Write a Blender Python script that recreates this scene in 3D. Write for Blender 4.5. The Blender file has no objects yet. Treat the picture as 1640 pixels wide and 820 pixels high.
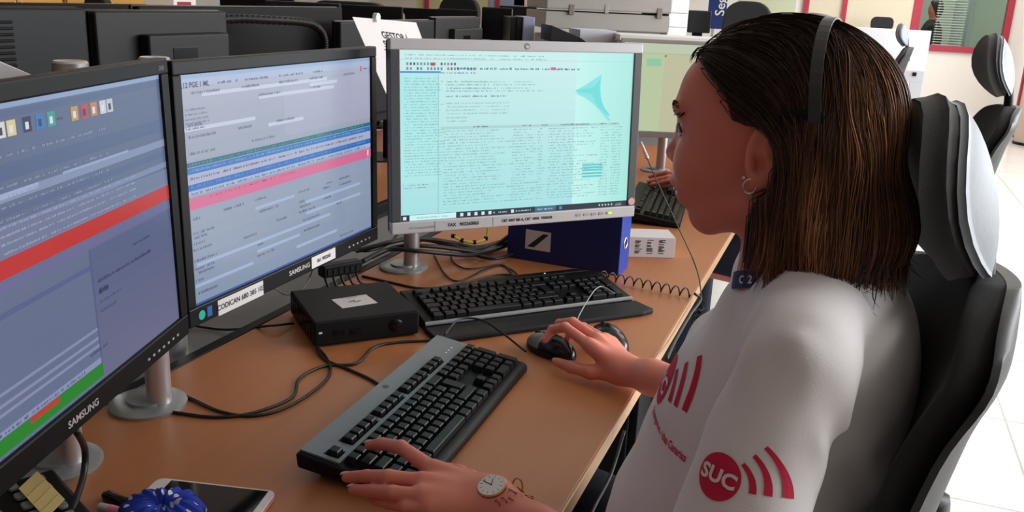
import bpy, math, random
import numpy as np
from mathutils import Vector, Matrix
from mathutils.bvhtree import BVHTree

random.seed(7)
rng = np.random.default_rng(7)
SC = bpy.context.scene
COL = SC.collection
PI = math.pi

# ------------------------------------------------------------ camera, world, lights, exposure
CAM_F = np.array([-0.3312, 0.9009, -0.2793]); CAM_O = np.array([0.0, 0.0, 1.3525]); FPX = 1428.14
_h = np.array([CAM_F[1], -CAM_F[0], 0.0]); _h /= np.linalg.norm(_h)
_u = np.cross(_h, CAM_F); ROLL = 0.046
CAM_R = math.cos(ROLL)*_h + math.sin(ROLL)*_u
CAM_U = -math.sin(ROLL)*_h + math.cos(ROLL)*_u
cd = bpy.data.cameras.new('camera'); cam = bpy.data.objects.new('camera', cd); COL.objects.link(cam)
cd.sensor_width = 36; cd.lens = FPX/1640*36; cd.clip_start = 0.02; cd.clip_end = 100
cam.matrix_world = Matrix(((CAM_R[0], CAM_U[0], -CAM_F[0], 0), (CAM_R[1], CAM_U[1], -CAM_F[1], 0), (CAM_R[2], CAM_U[2], -CAM_F[2], CAM_O[2]), (0, 0, 0, 1)))
SC.camera = cam
cd.dof.use_dof = False

wd = bpy.data.worlds.new('world'); SC.world = wd; wd.use_nodes = True
wd.node_tree.nodes['Background'].inputs[0].default_value = (0.80, 0.90, 1.0, 1)
wd.node_tree.nodes['Background'].inputs[1].default_value = 1.2

def area(name, loc, size, size_y, power, direction, color=(1, 1, 1)):
    l = bpy.data.lights.new(name, 'AREA'); l.shape = 'RECTANGLE'; l.size = size; l.size_y = size_y
    l.energy = power; l.color = color
    o = bpy.data.objects.new(name, l); COL.objects.link(o); o.location = loc
    o.rotation_euler = Vector(direction).to_track_quat('-Z', 'Y').to_euler()
    return o
area('window_light', (3.9, 5.1, 1.8), 7.4, 1.5, 375, (-1, 0, -0.1), (0.95, 0.97, 1.0))
area('ceiling_light', (2.3, 1.3, 2.84), 0.9, 0.9, 20, (0, 0, -1), (1, 0.98, 0.95))
area('ceiling_light', (0.5, 4.8, 2.84), 1.2, 1.2, 18, (0, 0, -1), (1, 0.98, 0.95))
area('ceiling_light', (0.6, 8.0, 2.84), 3.0, 2.0, 70, (0, 0, -1), (1, 0.98, 0.95))
area('ceiling_light', (0.9, 11.0, 2.84), 3.0, 1.6, 75, (0, 0, -1), (1, 0.98, 0.95))
area('ceiling_light', (-4.2, 6.0, 2.84), 3.0, 3.0, 38, (0, 0, -1), (1, 0.95, 0.88))
area('ceiling_light', (1.2, 14.0, 2.84), 2.4, 1.6, 60, (0, 0, -1), (0.95, 1, 0.96))
SC.view_settings.view_transform = 'Standard'
SC.view_settings.look = 'None'
SC.view_settings.gamma = 1.0
SC.view_settings.use_curve_mapping = False
SC.view_settings.exposure = 0.0

# ------------------------------------------------------------ locating points
def ray(px, py): return CAM_F + CAM_R*(px-820)/FPX + CAM_U*(410-py)/FPX
def atz(px, py, z):
    d = ray(px, py); return CAM_O + d*(z-CAM_O[2])/d[2]
def atx(px, py, x):
    d = ray(px, py); return CAM_O + d*x/d[0]
def aty(px, py, y):
    d = ray(px, py); return CAM_O + d*y/d[1]
def atd(px, py, dep): return CAM_O + ray(px, py)*dep

# ------------------------------------------------------------ materials
_M = {}
def mat(name, col=(0.5, 0.5, 0.5), rough=0.5, metal=0.0, noise=0.0, scale=8.0, bump=0.0, emit=None, estr=1.0, spec=0.5, stretch=None, col2=None, sheen=0.0, coat=0.0, trans=0.0, sss=0.0):
    if name in _M: return _M[name]
    m = bpy.data.materials.new(name); m.use_nodes = True
    nt = m.node_tree; b = nt.nodes['Principled BSDF']
    b.inputs['Base Color'].default_value = (*col, 1); b.inputs['Roughness'].default_value = rough
    b.inputs['Metallic'].default_value = metal; b.inputs['Specular IOR Level'].default_value = spec
    b.inputs['Sheen Weight'].default_value = sheen; b.inputs['Coat Weight'].default_value = coat
    b.inputs['Transmission Weight'].default_value = trans
    if sss:
        b.inputs['Subsurface Weight'].default_value = sss; b.inputs['Subsurface Radius'].default_value = (0.02, 0.008, 0.004); b.inputs['Subsurface Scale'].default_value = 0.5
    if emit:
        b.inputs['Emission Color'].default_value = (*emit, 1); b.inputs['Emission Strength'].default_value = estr
    if noise or bump:
        tc = nt.nodes.new('ShaderNodeTexCoord'); mp = nt.nodes.new('ShaderNodeMapping'); nz = nt.nodes.new('ShaderNodeTexNoise')
        if stretch: mp.inputs['Scale'].default_value = stretch
        nz.inputs['Scale'].default_value = scale; nz.inputs['Detail'].default_value = 5
        nt.links.new(tc.outputs['Object'], mp.inputs[0]); nt.links.new(mp.outputs[0], nz.inputs[0])
        if noise:
            mx = nt.nodes.new('ShaderNodeMix'); mx.data_type = 'RGBA'
            c2 = col2 or tuple(max(0, c*(1-noise)) for c in col)
            mx.inputs[6].default_value = (*col, 1); mx.inputs[7].default_value = (*c2, 1)
            nt.links.new(nz.outputs[0], mx.inputs[0]); nt.links.new(mx.outputs[2], b.inputs['Base Color'])
        if bump:
            bp = nt.nodes.new('ShaderNodeBump'); bp.inputs['Strength'].default_value = bump; bp.inputs['Distance'].default_value = 0.002
            nt.links.new(nz.outputs[0], bp.inputs['Height']); nt.links.new(bp.outputs[0], b.inputs['Normal'])
    _M[name] = m; return m

def attr_mat(name, emission=False, strength=1.0, rough=0.5, spec=0.3, streak=False):
    if name in _M: return _M[name]
    m = bpy.data.materials.new(name); m.use_nodes = True; nt = m.node_tree; b = nt.nodes['Principled BSDF']
    a = nt.nodes.new('ShaderNodeAttribute'); a.attribute_name = 'Col'
    b.inputs['Roughness'].default_value = rough; b.inputs['Specular IOR Level'].default_value = spec
    if emission:
        b.inputs['Base Color'].default_value = (0.02, 0.02, 0.02, 1)
        nt.links.new(a.outputs['Color'], b.inputs['Emission Color']); b.inputs['Emission Strength'].default_value = strength
    else:
        nt.links.new(a.outputs['Color'], b.inputs['Base Color'])
    _M[name] = m; return m

wood = mat('beech_laminate', (0.50, 0.18, 0.064), 0.42, noise=0.18, scale=6, stretch=(9, 0.8, 1), bump=0.02)
wood_edge = mat('beech_edge_band', (0.70, 0.43, 0.24), 0.4, noise=0.1, scale=20)
black = mat('black_plastic', (0.004, 0.004, 0.0045), 0.45, spec=0.22)
black_gloss = mat('black_gloss_plastic', (0.005, 0.005, 0.006), 0.2, spec=0.35)
black_soft = mat('black_rubber', (0.004, 0.004, 0.0045), 0.6, spec=0.18)
charcoal = mat('charcoal_plastic', (0.007, 0.0075, 0.008), 0.5, spec=0.3, bump=0.05, scale=900)
darkgrey = mat('dark_grey_plastic', (0.012, 0.013, 0.014), 0.5, spec=0.22)
key_mat = mat('key_plastic', (0.006, 0.007, 0.007), 0.4, spec=0.3)
silver = mat('silver_plastic', (0.52, 0.50, 0.51), 0.38, metal=0.15)
kb_silver = mat('keyboard_silver_strip', (0.20, 0.22, 0.23), 0.4, metal=0.3, bump=0.03, scale=700)
metal = mat('brushed_aluminium', (0.62, 0.60, 0.61), 0.34, metal=0.75, bump=0.03, scale=300, stretch=(1, 1, 0.05))
metal_dark = mat('grey_metal_base', (0.36, 0.38, 0.38), 0.4, metal=0.6)
grey_shell = mat('light_grey_chair_plastic', (0.27, 0.30, 0.34), 0.55, bump=0.1, scale=160, noise=0.12)
chair_fab = mat('black_chair_fabric', (0.012, 0.012, 0.013), 0.9, bump=0.4, scale=900, sheen=0.05)
chair_fab2 = mat('charcoal_chair_fabric', (0.028, 0.029, 0.030), 0.85, bump=0.4, scale=900, sheen=0.15)
grey_metal = mat('grey_painted_metal', (0.22, 0.22, 0.22), 0.5)
white_pl = mat('white_plastic', (0.78, 0.78, 0.76), 0.45)
white_paint = mat('white_wall_paint', (0.74, 0.71, 0.66), 0.75, noise=0.03, scale=3)
beige_paint = mat('beige_wall_panel', (0.60, 0.53, 0.43), 0.7, noise=0.04, scale=3)
red_paint = mat('dark_red_frame_paint', (0.36, 0.02, 0.045), 0.5)
paper = mat('white_paper', (0.72, 0.69, 0.69), 0.8, noise=0.04, scale=20)
ink = mat('black_ink', (0.02, 0.02, 0.025), 0.8)
blue_pl = mat('blue_binder_board', (0.006, 0.045, 0.36), 0.4)
blue_shaded = mat('shaded_blue_binder_board', (0.004, 0.016, 0.12), 0.5)  # the binder blue again, with shadow put into the colour for the covers
cable_mat = mat('black_cable_rubber', (0.012, 0.012, 0.013), 0.45)
orange_wood = mat('orange_cupboard_veneer', (0.62, 0.33, 0.07), 0.5, noise=0.15, scale=4)

# ------------------------------------------------------------ mesh builder
class MB:
    def __init__(s): s.v = []; s.f = []; s.mi = []; s.c = []; s.T = None; s.m = 0; s.col = None
    def xf(s, T): s.T = T; return s
    def add(s, vs, fs, mi=None, col=None):
        o = len(s.v)
        if s.T is not None: vs = [tuple(s.T @ Vector(v)) for v in vs]
        s.v.extend([tuple(map(float, v)) for v in vs])
        for f in fs:
            s.f.append(tuple(i+o for i in f)); s.mi.append(s.m if mi is None else mi); s.c.append(col)
        return s
    def box(s, lo, hi, mi=None, taper=0.0):
        x0, y0, z0 = lo; x1, y1, z1 = hi; t = taper
        vs = [(x0, y0, z0), (x1, y0, z0), (x1, y1, z0), (x0, y1, z0), (x0+t, y0+t, z1), (x1-t, y0+t, z1), (x1-t, y1-t, z1), (x0+t, y1-t, z1)]
        return s.add(vs, [(0, 3, 2, 1), (4, 5, 6, 7), (0, 1, 5, 4), (1, 2, 6, 5), (2, 3, 7, 6), (3, 0, 4, 7)], mi)
    def prism(s, pts, a0, a1, axis=2, mi=None):
        # pts: 2D outline; extruded along axis from a0 to a1
        n = len(pts)
        def mk(p, a):
            if axis == 2: return (p[0], p[1], a)
            if axis == 0: return (a, p[0], p[1])
            return (p[0], a, p[1])
        vs = [mk(p, a0) for p in pts]+[mk(p, a1) for p in pts]
        fs = [tuple(range(n-1, -1, -1)), tuple(range(n, 2*n))]+[(i, (i+1) % n, n+(i+1) % n, n+i) for i in range(n)]
        return s.add(vs, fs, mi)
    def lathe(s, prof, c=(0, 0, 0), n=28, mi=None, axis=2):
        vs = []; fs = []
        for r, z in prof:
            for k in range(n):
                a = 2*PI*k/n
                p = (r*math.cos(a), r*math.sin(a), z)
                if axis == 0: p = (z, p[0], p[1])
                if axis == 1: p = (p[0], z, p[1])
                vs.append((p[0]+c[0], p[1]+c[1], p[2]+c[2]))
        for j in range(len(prof)-1):
            for k in range(n):
                fs.append((j*n+k, j*n+(k+1) % n, (j+1)*n+(k+1) % n, (j+1)*n+k))
        fs.append(tuple(range(n-1, -1, -1))); fs.append(tuple((len(prof)-1)*n+k for k in range(n)))
        return s.add(vs, fs, mi)
    def tube(s, path, r, n=8, mi=None, closed=False, col=None):
        P = [Vector(p) for p in path]; L = len(P)
        rs = r if isinstance(r, (list, tuple, np.ndarray)) else [r]*L
        vs = []; fs = []; up = None
        for i in range(L):
            if closed: t = P[(i+1) % L]-P[(i-1) % L]
            else: t = P[min(i+1, L-1)]-P[max(i-1, 0)]
            t.normalize()
            if up is None:
                up = t.orthogonal().normalized()
            else:
                up = (up-t*up.dot(t))
                up = up.normalized() if up.length > 1e-6 else t.orthogonal().normalized()
            b = t.cross(up)
            for k in range(n):
                a = 2*PI*k/n
                vs.append(tuple(P[i]+(up*math.cos(a)+b*math.sin(a))*rs[i]))
        m = L if closed else L-1
        for i in range(m):
            for k in range(n):
                j = (i+1) % L
                fs.append((i*n+k, i*n+(k+1) % n, j*n+(k+1) % n, j*n+k))
        if not closed:
            fs.append(tuple(range(n-1, -1, -1))); fs.append(tuple((L-1)*n+k for k in range(n)))
        return s.add(vs, fs, mi, col)
    def quad(s, a, b, c, d, mi=None, col=None): return s.add([a, b, c, d], [(0, 1, 2, 3)], mi, col)
    def mesh(s, name, mats, smooth=False):
        me = bpy.data.meshes.new(name); me.from_pydata(s.v, [], s.f)
        for m in (mats if isinstance(mats, (list, tuple)) else [mats]): me.materials.append(m)
        me.polygons.foreach_set('material_index', s.mi)
        if any(c is not None for c in s.c):
            ca = me.color_attributes.new('Col', 'FLOAT_COLOR', 'CORNER')
            buf = []
            for f, c in zip(s.f, s.c): buf.extend(list((*(c or (0.5, 0.5, 0.5)), 1))*len(f))
            ca.data.foreach_set('color', buf)
        if smooth: me.polygons.foreach_set('use_smooth', [True]*len(s.f))
        me.update(); return me
    def obj(s, name, mats, parent=None, bevel=0, smooth=False, seg=2, sub=0, auto=None):
        me = s.mesh(name, mats, smooth)
        if auto is not None: me.set_sharp_from_angle(angle=math.radians(auto))
        return put(name, me, parent, bevel, seg, sub)
def put(name, me, parent=None, bevel=0, seg=2, sub=0):
    o = bpy.data.objects.new(name, me); COL.objects.link(o)
    if parent: o.parent = parent
    if bevel:
        b = o.modifiers.new('bevel', 'BEVEL'); b.width = bevel; b.segments = seg; b.limit_method = 'ANGLE'; b.angle_limit = 0.6
        b.harden_normals = False
    if sub:
        b = o.modifiers.new('sub', 'SUBSURF'); b.levels = sub; b.render_levels = sub
    return o
def tag(o, label=None, cat=None, group=None, kind=None):
    if label: o['label'] = label
    if cat: o['category'] = cat
    if group: o['group'] = group
    if kind: o['kind'] = kind
    return o
def empty(name, loc=(0, 0, 0), rz=0, label=None, cat=None, group=None):
    o = bpy.data.objects.new(name, None); COL.objects.link(o); o.location = loc; o.rotation_euler = (0, 0, rz)
    o.empty_display_size = 0.05
    return tag(o, label, cat, group)
def struct(name, mb, m, **k): return tag(mb.obj(name, m, **k), kind='structure')
def copy_tree(o, parent=None):
    c = o.copy(); COL.objects.link(c); c.parent = parent
    for ch in list(o.children): copy_tree(ch, c)
    return c
def inv(root): return (Matrix.Translation(root.location) @ root.rotation_euler.to_matrix().to_4x4()).inverted()
def smooth_path(pts, n=8):
    P = [np.array(p, float) for p in pts]; P = [2*P[0]-P[1]]+P+[2*P[-1]-P[-2]]; out = []
    for i in range(1, len(P)-2):
        for k in range(n):
            t = k/n
            out.append(0.5*((2*P[i])+(P[i+1]-P[i-1])*t+(2*P[i-1]-5*P[i]+4*P[i+1]-P[i+2])*t*t+(3*P[i]-3*P[i+1]+P[i+2]-P[i-1])*t**3))
    out.append(P[-2]); return out
def text_mesh(txt, size, bold=0.0, extrude=0.0, align='CENTER'):
    c = bpy.data.curves.new('t', 'FONT'); c.body = txt; c.size = size; c.offset = bold; c.extrude = extrude
    c.align_x = align; c.align_y = 'CENTER'; c.resolution_u = 3
    o = bpy.data.objects.new('t', c); COL.objects.link(o)
    bpy.context.view_layer.update()
    me = bpy.data.meshes.new_from_object(o); bpy.data.objects.remove(o)
    V = [tuple(v.co) for v in me.vertices]; F = [tuple(p.vertices) for p in me.polygons]
    return V, F
def lettering(name, txt, size, T, m, parent, bold=0.0, label=None, sx=1.0):
    V, F = text_mesh(txt, size, bold)
    mb = MB(); mb.T = T; mb.add([(v[0]*sx, v[1], v[2]) for v in V], F)
    o = mb.obj(name, m, parent)
    if label: o['label'] = label
    return o
def frame(o, x, y, z=None):
    x = Vector(x).normalized(); y = Vector(y).normalized(); z = x.cross(y) if z is None else Vector(z)
    return Matrix(((x[0], y[0], z[0], o[0]), (x[1], y[1], z[1], o[1]), (x[2], y[2], z[2], o[2]), (0, 0, 0, 1)))

# ------------------------------------------------------------ implicit surfaces
def rcone(a, b, ra, rb):
    a = np.array(a, float); b = np.array(b, float); ba = b-a; L2 = ba@ba
    def f(P):
        t = np.clip(((P-a)@ba)/L2, 0, 1)
        return np.linalg.norm(P-a-t[..., None]*ba, axis=-1)-(ra+(rb-ra)*t)
    return f
def ell(c, r, R=None):
    c = np.array(c, float); r = np.array(r, float)
    def f(P):
        q = P-c
        if R is not None: q = q@R
        k0 = np.linalg.norm(q/r, axis=-1); k1 = np.linalg.norm(q/(r*r), axis=-1)
        return k0*(k0-1)/np.maximum(k1, 1e-9)
    return f
def smin(a, b, k):
    h = np.maximum(k-np.abs(a-b), 0)/k; return np.minimum(a, b)-h*h*k*0.25
def smax(a, b, k): return -smin(-a, -b, k)
def surf_net(f, lo, hi, h):
    lo = np.array(lo, float); hi = np.array(hi, float)
    n = np.ceil((hi-lo)/h).astype(int)+1
    ax = [lo[i]+h*np.arange(n[i]) for i in range(3)]
    V = np.empty(n, np.float32)
    for s in range(0, n[0], 24):
        X = np.stack(np.meshgrid(ax[0][s:s+24], ax[1], ax[2], indexing='ij'), -1)
        V[s:s+24] = f(X.reshape(-1, 3)).reshape(X.shape[:3])
    ins = V < 0
    cnt = np.zeros(n-1, np.int8)
    for i in (0, 1):
        for j in (0, 1):
            for k in (0, 1):
                cnt += ins[i:n[0]-1+i, j:n[1]-1+j, k:n[2]-1+k]
    act = (cnt > 0) & (cnt < 8)
    idx = np.argwhere(act); N = len(idx)
    idm = -np.ones(n-1, np.int64); idm[tuple(idx.T)] = np.arange(N)
    acc = np.zeros((N, 3)); w = np.zeros(N)
    cs = [(i, j, k) for i in (0, 1) for j in (0, 1) for k in (0, 1)]
    for a in cs:
        for axd in range(3):
            if a[axd] == 0:
                b = list(a); b[axd] = 1
                va = V[idx[:, 0]+a[0], idx[:, 1]+a[1], idx[:, 2]+a[2]]; vb = V[idx[:, 0]+b[0], idx[:, 1]+b[1], idx[:, 2]+b[2]]
                cr = (va < 0) != (vb < 0)
                t = np.where(cr, va/np.where(cr, va-vb, 1), 0)
                p = np.array(a, float)[None, :].repeat(N, 0); p[:, axd] += t
                acc[cr] += p[cr]; w[cr] += 1
    P = lo+h*(idx+acc/w[:, None])
    F = []
    for axd in range(3):
        o1, o2 = [(1, 2), (2, 0), (0, 1)][axd]
        A = [slice(None)]*3; B = [slice(None)]*3
        A[axd] = slice(0, n[axd]-1); B[axd] = slice(1, n[axd])
        a = ins[tuple(A)]; b = ins[tuple(B)]
        E = np.argwhere(a != b)
        E = E[(E[:, o1] > 0) & (E[:, o2] > 0) & (E[:, o1] < n[o1]-1) & (E[:, o2] < n[o2]-1)]
        d1 = np.zeros(3, int); d1[o1] = 1; d2 = np.zeros(3, int); d2[o2] = 1
        q = np.stack([idm[tuple((E-d1-d2).T)], idm[tuple((E-d2).T)], idm[tuple(E.T)], idm[tuple((E-d1).T)]], 1)
        fl = a[tuple(E.T)]
        q[~fl] = q[~fl][:, ::-1]
        F.append(q)
    F = np.concatenate(F)
    F = F[(F >= 0).all(1)]
    return P, F
def np_mesh(name, P, F, m, cols=None, smooth=True):
    me = bpy.data.meshes.new(name)
    me.vertices.add(len(P)); me.vertices.foreach_set('co', np.asarray(P, np.float32).ravel())
    F = np.asarray(F); k = F.shape[1]
    me.loops.add(F.size); me.loops.foreach_set('vertex_index', F.astype(np.int32).ravel())
    me.polygons.add(len(F)); me.polygons.foreach_set('loop_start', np.arange(len(F), dtype=np.int32)*k)
    me.polygons.foreach_set('loop_total', np.full(len(F), k, np.int32))
    if smooth: me.polygons.foreach_set('use_smooth', np.ones(len(F), bool))
    me.materials.append(m); me.update(calc_edges=True); me.validate()
    if cols is not None:
        ca = me.color_attributes.new('Col', 'FLOAT_COLOR', 'POINT')
        ca.data.foreach_set('color', np.concatenate([cols, np.ones((len(cols), 1))], 1).astype(np.float32).ravel())
    return me

# ------------------------------------------------------------ the room
def floor_mat():
    m = bpy.data.materials.new('white_floor_tiles'); m.use_nodes = True; nt = m.node_tree; b = nt.nodes['Principled BSDF']
    tc = nt.nodes.new('ShaderNodeTexCoord'); br = nt.nodes.new('ShaderNodeTexBrick')
    br.offset = 0; br.inputs['Color1'].default_value = (0.62, 0.60, 0.57, 1); br.inputs['Color2'].default_value = (0.60, 0.58, 0.555, 1)
    br.inputs['Mortar'].default_value = (0.33, 0.32, 0.30, 1); br.inputs['Scale'].default_value = 1
    br.inputs['Mortar Size'].default_value = 0.004; br.inputs['Brick Width'].default_value = 0.66; br.inputs['Row Height'].default_value = 0.66
    nt.links.new(tc.outputs['Object'], br.inputs[0]); nt.links.new(br.outputs[0], b.inputs['Base Color'])
    b.inputs['Roughness'].default_value = 0.22; return m
struct('floor', MB().box((-9, -3, -0.1), (4.2, 16, 0)), floor_mat())
struct('ceiling', MB().box((-9, -3, 2.95), (4.2, 16, 3.05)), white_paint)
struct('wall_back', MB().box((-9, -3.1, 0), (4.2, -3, 2.95)), mat('brown_panelling', (0.16, 0.11, 0.08), 0.7))
struct('wall_left', MB().box((-9.1, -3, 0), (-9, 16, 2.95)), white_paint)
mb = MB().box((4.0, -3, 0), (4.2, 16, 1.0)).box((4.0, -3, 2.5), (4.2, 16, 2.95)).box((4.0, -3, 1.0), (4.2, 1.2, 2.5)).box((4.0, 10, 1.0), (4.2, 16, 2.5))
struct('wall_right', mb, white_paint)
mb = MB()
for k in range(6): mb.box((4.06, 1.2+k*1.72, 1.0), (4.12, 1.26+k*1.72, 2.5))
mb.box((4.06, 1.2, 1.0), (4.12, 9.86, 1.05)); mb.box((4.06, 1.2, 2.45), (4.12, 9.86, 2.5))
struct('window_2', mb, white_pl)
# far wall with glazed opening framed in dark red
FY = 12.5
mb = MB().box((-9, FY, 0), (0.56, FY+0.12, 2.95)).box((0.56, FY, 0), (1.66, FY+0.12, 0.93)).box((0.56, FY, 2.3), (1.66, FY+0.12, 2.95)).box((1.66, FY, 0), (4.0, FY+0.12, 2.95))
struct('wall_far', mb, white_paint)
mb = MB().box((-9, 15.9, 0), (4, 16, 2.95))
struct('wall_corridor', mb, mat('pale_green_wall', (0.56, 0.62, 0.52), 0.8))
w = struct('window_1', MB().box((0.55, FY-0.03, 0.93), (0.65, FY+0.14, 2.3)).box((1.59, FY-0.03, 0.93), (1.66, FY+0.14, 2.3)).box((0.65, FY-0.03, 0.93), (1.59, FY+0.14, 1.0)).box((0.65, FY-0.03, 2.23), (1.59, FY+0.14, 2.3)), red_paint)
gm = mat('window_glass', (0.9, 1.0, 0.95), 0.02, trans=1.0, spec=0.4)
MB().box((0.65, FY+0.05, 1.0), (1.59, FY+0.056, 2.23)).obj('pane', gm, w)
# beige panels with dark red posts along the far wall
k = 0
for x0, x1, m in ((-7.1, -6.3, beige_paint), (-6.3, -5.9, mat('ochre_panel', (0.52, 0.46, 0.24), 0.7)), (-5.6, -5.0, mat('ochre_panel')), (-0.68, -0.28, mat('sand_panel', (0.60, 0.54, 0.41), 0.7)), (-0.22, 0.55, mat('sand_panel'))):
    k += 1; struct('trim_%d' % k, MB().box((x0, FY-0.02, 0.0), (x1, FY, 2.95)), m)
for x in (-6.12, -5.62, -4.98, -0.72, -0.25):
    k += 1; struct('trim_%d' % k, MB().box((x-0.03, FY-0.06, 0.0), (x+0.03, FY-0.02, 2.95)), red_paint)
# flat green board put in for a window view; blind behind the corridor glazing
b = tag(MB().box((-1.55, FY-0.03, 0.9), (-0.85, FY-0.01, 2.2)).obj('green_window_board', mat('pale_green_glaze', (0.50, 0.54, 0.38), 0.4)), 'pale green board standing in for a window view on far wall behind the dark haired head', 'board')
p = empty('louvre_blind', (1.02, FY+0.35, 0), 0, 'half lowered white slatted blind behind the red framed glass', 'blind')
for i in range(34): MB().box((-0.17, -0.012, 0.9+i*0.032), (0.17, 0.012, 0.912+i*0.032)).obj('slat', white_pl, p)
for q in (-0.15, 0.15): MB().tube([(q, 0, 0.9), (q, 0, 2.1)], 0.002).obj('cord', white_pl, p)
struct('wall_corridor_side', MB().box((1.28, FY+0.9, 0), (1.34, FY+3.3, 2.95)), mat('mist_green_wall', (0.42, 0.50, 0.47), 0.7))
# beige door in the right hand corner
d = struct('door_1', MB().box((1.86, 11.0, 0.02), (1.92, 12.1, 2.1)), mat('tan_door', (0.52, 0.40, 0.32), 0.5))
MB().box((1.84, 12.12, 0), (1.94, 12.2, 2.2)).obj('door_frame', red_paint, d)
MB().tube([(1.80, 11.1, 1.0), (1.80, 11.25, 1.0)], 0.012).obj('door_handle', metal, d)
t = empty('waste_bin', tuple(atz(1652, 232, 0)), 0, 'beige cylindrical waste bin at the far right edge', 'bin')
MB().lathe([(0.17, 0), (0.19, 0.02), (0.19, 0.62), (0.17, 0.66)]).obj('body', mat('beige_plastic', (0.5, 0.4, 0.33), 0.5), t, smooth=True, auto=40)
MB().lathe([(0.185, 0.0), (0.2, 0.0), (0.2, 0.03), (0.185, 0.03)]).obj('base_ring', black, t)

# ------------------------------------------------------------ our bench
DX0, DX1 = -0.976, -0.264
t = empty('office_desk', (-0.62, 1.6, 0), 0, 'long beech desk in the foreground carrying the three lit screens', 'desk')
def dk(mb): mb.T = Matrix.Translation((0.62, -1.6, 0)); return mb
dk(MB()).box((DX0, -0.7, 0.715), (DX1-0.003, 3.95, 0.74)).obj('worktop', wood, t, bevel=0.0015)
dk(MB()).box((DX1-0.003, -0.7, 0.7155), (DX1, 3.95, 0.7395)).obj('edge_band', wood_edge, t, bevel=0.001)
dk(MB()).box((DX0-0.022, -0.7, 0.712), (DX0, 3.95, 0.742)).obj('rear_trim', black, t, bevel=0.002)
for y in (-0.6, 0.72, 1.36, 2.5, 3.8):
    mb = dk(MB()).box((DX1-0.33, y-0.03, 0.0), (DX1-0.27, y+0.03, 0.715)).box((DX0+0.03, y-0.03, 0), (DX0+0.09, y+0.03, 0.715)).box((DX0+0.03, y-0.02, 0.685), (DX1-0.012, y+0.02, 0.712))
    mb.obj('leg', white_pl, t, bevel=0.003)
dk(MB()).box((DX0+0.02, -0.5, 0.25), (DX0+0.04, 3.8, 0.70)).obj('modesty_panel', grey_metal, t)
tp_ = empty('dark_gap_pedestal', (-0.56, 1.78, 0), 0, 'black drawer pedestal under the desk beside the woman\'s knees', 'drawer unit')  # added block that keeps the gap under the desk dark
MB().box((-0.24, -0.21, 0.04), (0.24, 0.21, 0.66)).obj('body', black_soft, tp_, bevel=0.003)
for k_ in range(3):
    dr_ = MB().box((0.24, -0.2, 0.06+k_*0.2), (0.256, 0.2, 0.245+k_*0.2)).obj('drawer', black_soft, tp_, bevel=0.002)
    MB().box((0.256, -0.06, 0.15+k_*0.2), (0.268, 0.06, 0.162+k_*0.2)).obj('handle', grey_metal, dr_)
for sx_ in (-0.2, 0.2):
    for sy_ in (-0.17, 0.17): MB().lathe([(0.02, -0.015), (0.02, 0.015)], (sx_, sy_, 0.02), 12, axis=0).obj('caster', black, tp_)
t2 = empty('cable_tray', (-1.13, 1.6, 0), 0, 'grey metal cable channel between the two desk rows', 'cable tray')
MB().box((-0.125, -2.3, 0.69), (0.125, 2.35, 0.705)).obj('cover', grey_metal, t2, bevel=0.002)
for y in (-1.8, 0, 1.9): MB().box((-0.03, y-0.03, 0), (0.03, y+0.03, 0.69)).obj('support', grey_metal, t2)
t3 = copy_tree(t); t3.location = (-1.64, 1.6, 0); t3.rotation_euler = (0, 0, PI)
t3['label'] = 'beech desk of the opposite row behind the dark monitor backs'

# ------------------------------------------------------------ screens
scr_mat1 = attr_mat('left_screen_glow', True, 0.74, 0.25, 0.4)
scr_mat2 = attr_mat('middle_screen_glow', True, 0.9, 0.25, 0.4)
scr_mat3 = attr_mat('cyan_screen_glow', True, 1.05, 0.25, 0.4)
scr_mat4 = attr_mat('cream_screen_glow', True, 0.9, 0.3, 0.4)
def lin(r, g, b): return tuple(((c/255)/12.92 if c/255 <= 0.04045 else ((c/255+0.055)/1.055)**2.4) for c in (r, g, b))
class Scr:
    def __init__(s, T): s.mb = MB(); s.mb.T = T; s.y = 0
    def r(s, u0, v0, u1, v1, c, l=1, v2=None, v3=None):
        y = -0.0002*l; c = lin(*c)
        s.mb.quad((u0, y, v0), (u1, y, v0 if v2 is None else v2), (u1, y, v1 if v3 is None else v3), (u0, y, v1), col=c)
    def grad(s, u0, v0, u1, v1, c0, c1, n, l=0, horiz=False):
        for k in range(n):
            a, b = k/n, (k+1)/n; c = tuple(c0[i]+(c1[i]-c0[i])*(a+b)/2 for i in range(3))
            if horiz: s.r(u0+(u1-u0)*a, v0, u0+(u1-u0)*b, v1, c, l)
            else: s.r(u0, v0+(v1-v0)*a, u1, v0+(v1-v0)*b, c, l)
    def text(s, u, v, n, c, h=0.003, w=0.0016, l=4, gap=0.16):
        for k in range(n):
            if random.random() < gap: continue
            hh = h*random.uniform(0.55, 1.0); s.r(u+k*w*1.25, v, u+k*w*1.25+w*random.uniform(0.5, 1), v+hh, c, l)
    def poly(s, pts, c, l=3):
        s.mb.add([(p[0], -0.0002*l, p[1]) for p in pts], [tuple(range(len(pts)))], col=lin(*c))
    def obj(s, m, parent, name='screen_display'): return s.mb.obj(name, m, parent)

def pole_stand(root, I, px, py, ztop, r=0.018, base_r=0.056):
    T = I @ Matrix.Translation((px, py, 0))
    MB().xf(T).lathe([(base_r, 0.74), (base_r, 0.7445), (base_r-0.006, 0.7475), (0.03, 0.748), (0.03, 0.752)], c=(-0.018, -0.004, 0), n=40).obj('base_plate', metal_dark, root, smooth=True, auto=35)
    MB().xf(T).lathe([(r, 0.745), (r, ztop-0.003), (r-0.003, ztop)], n=32).obj('pole', metal, root, smooth=True, auto=35)

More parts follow.
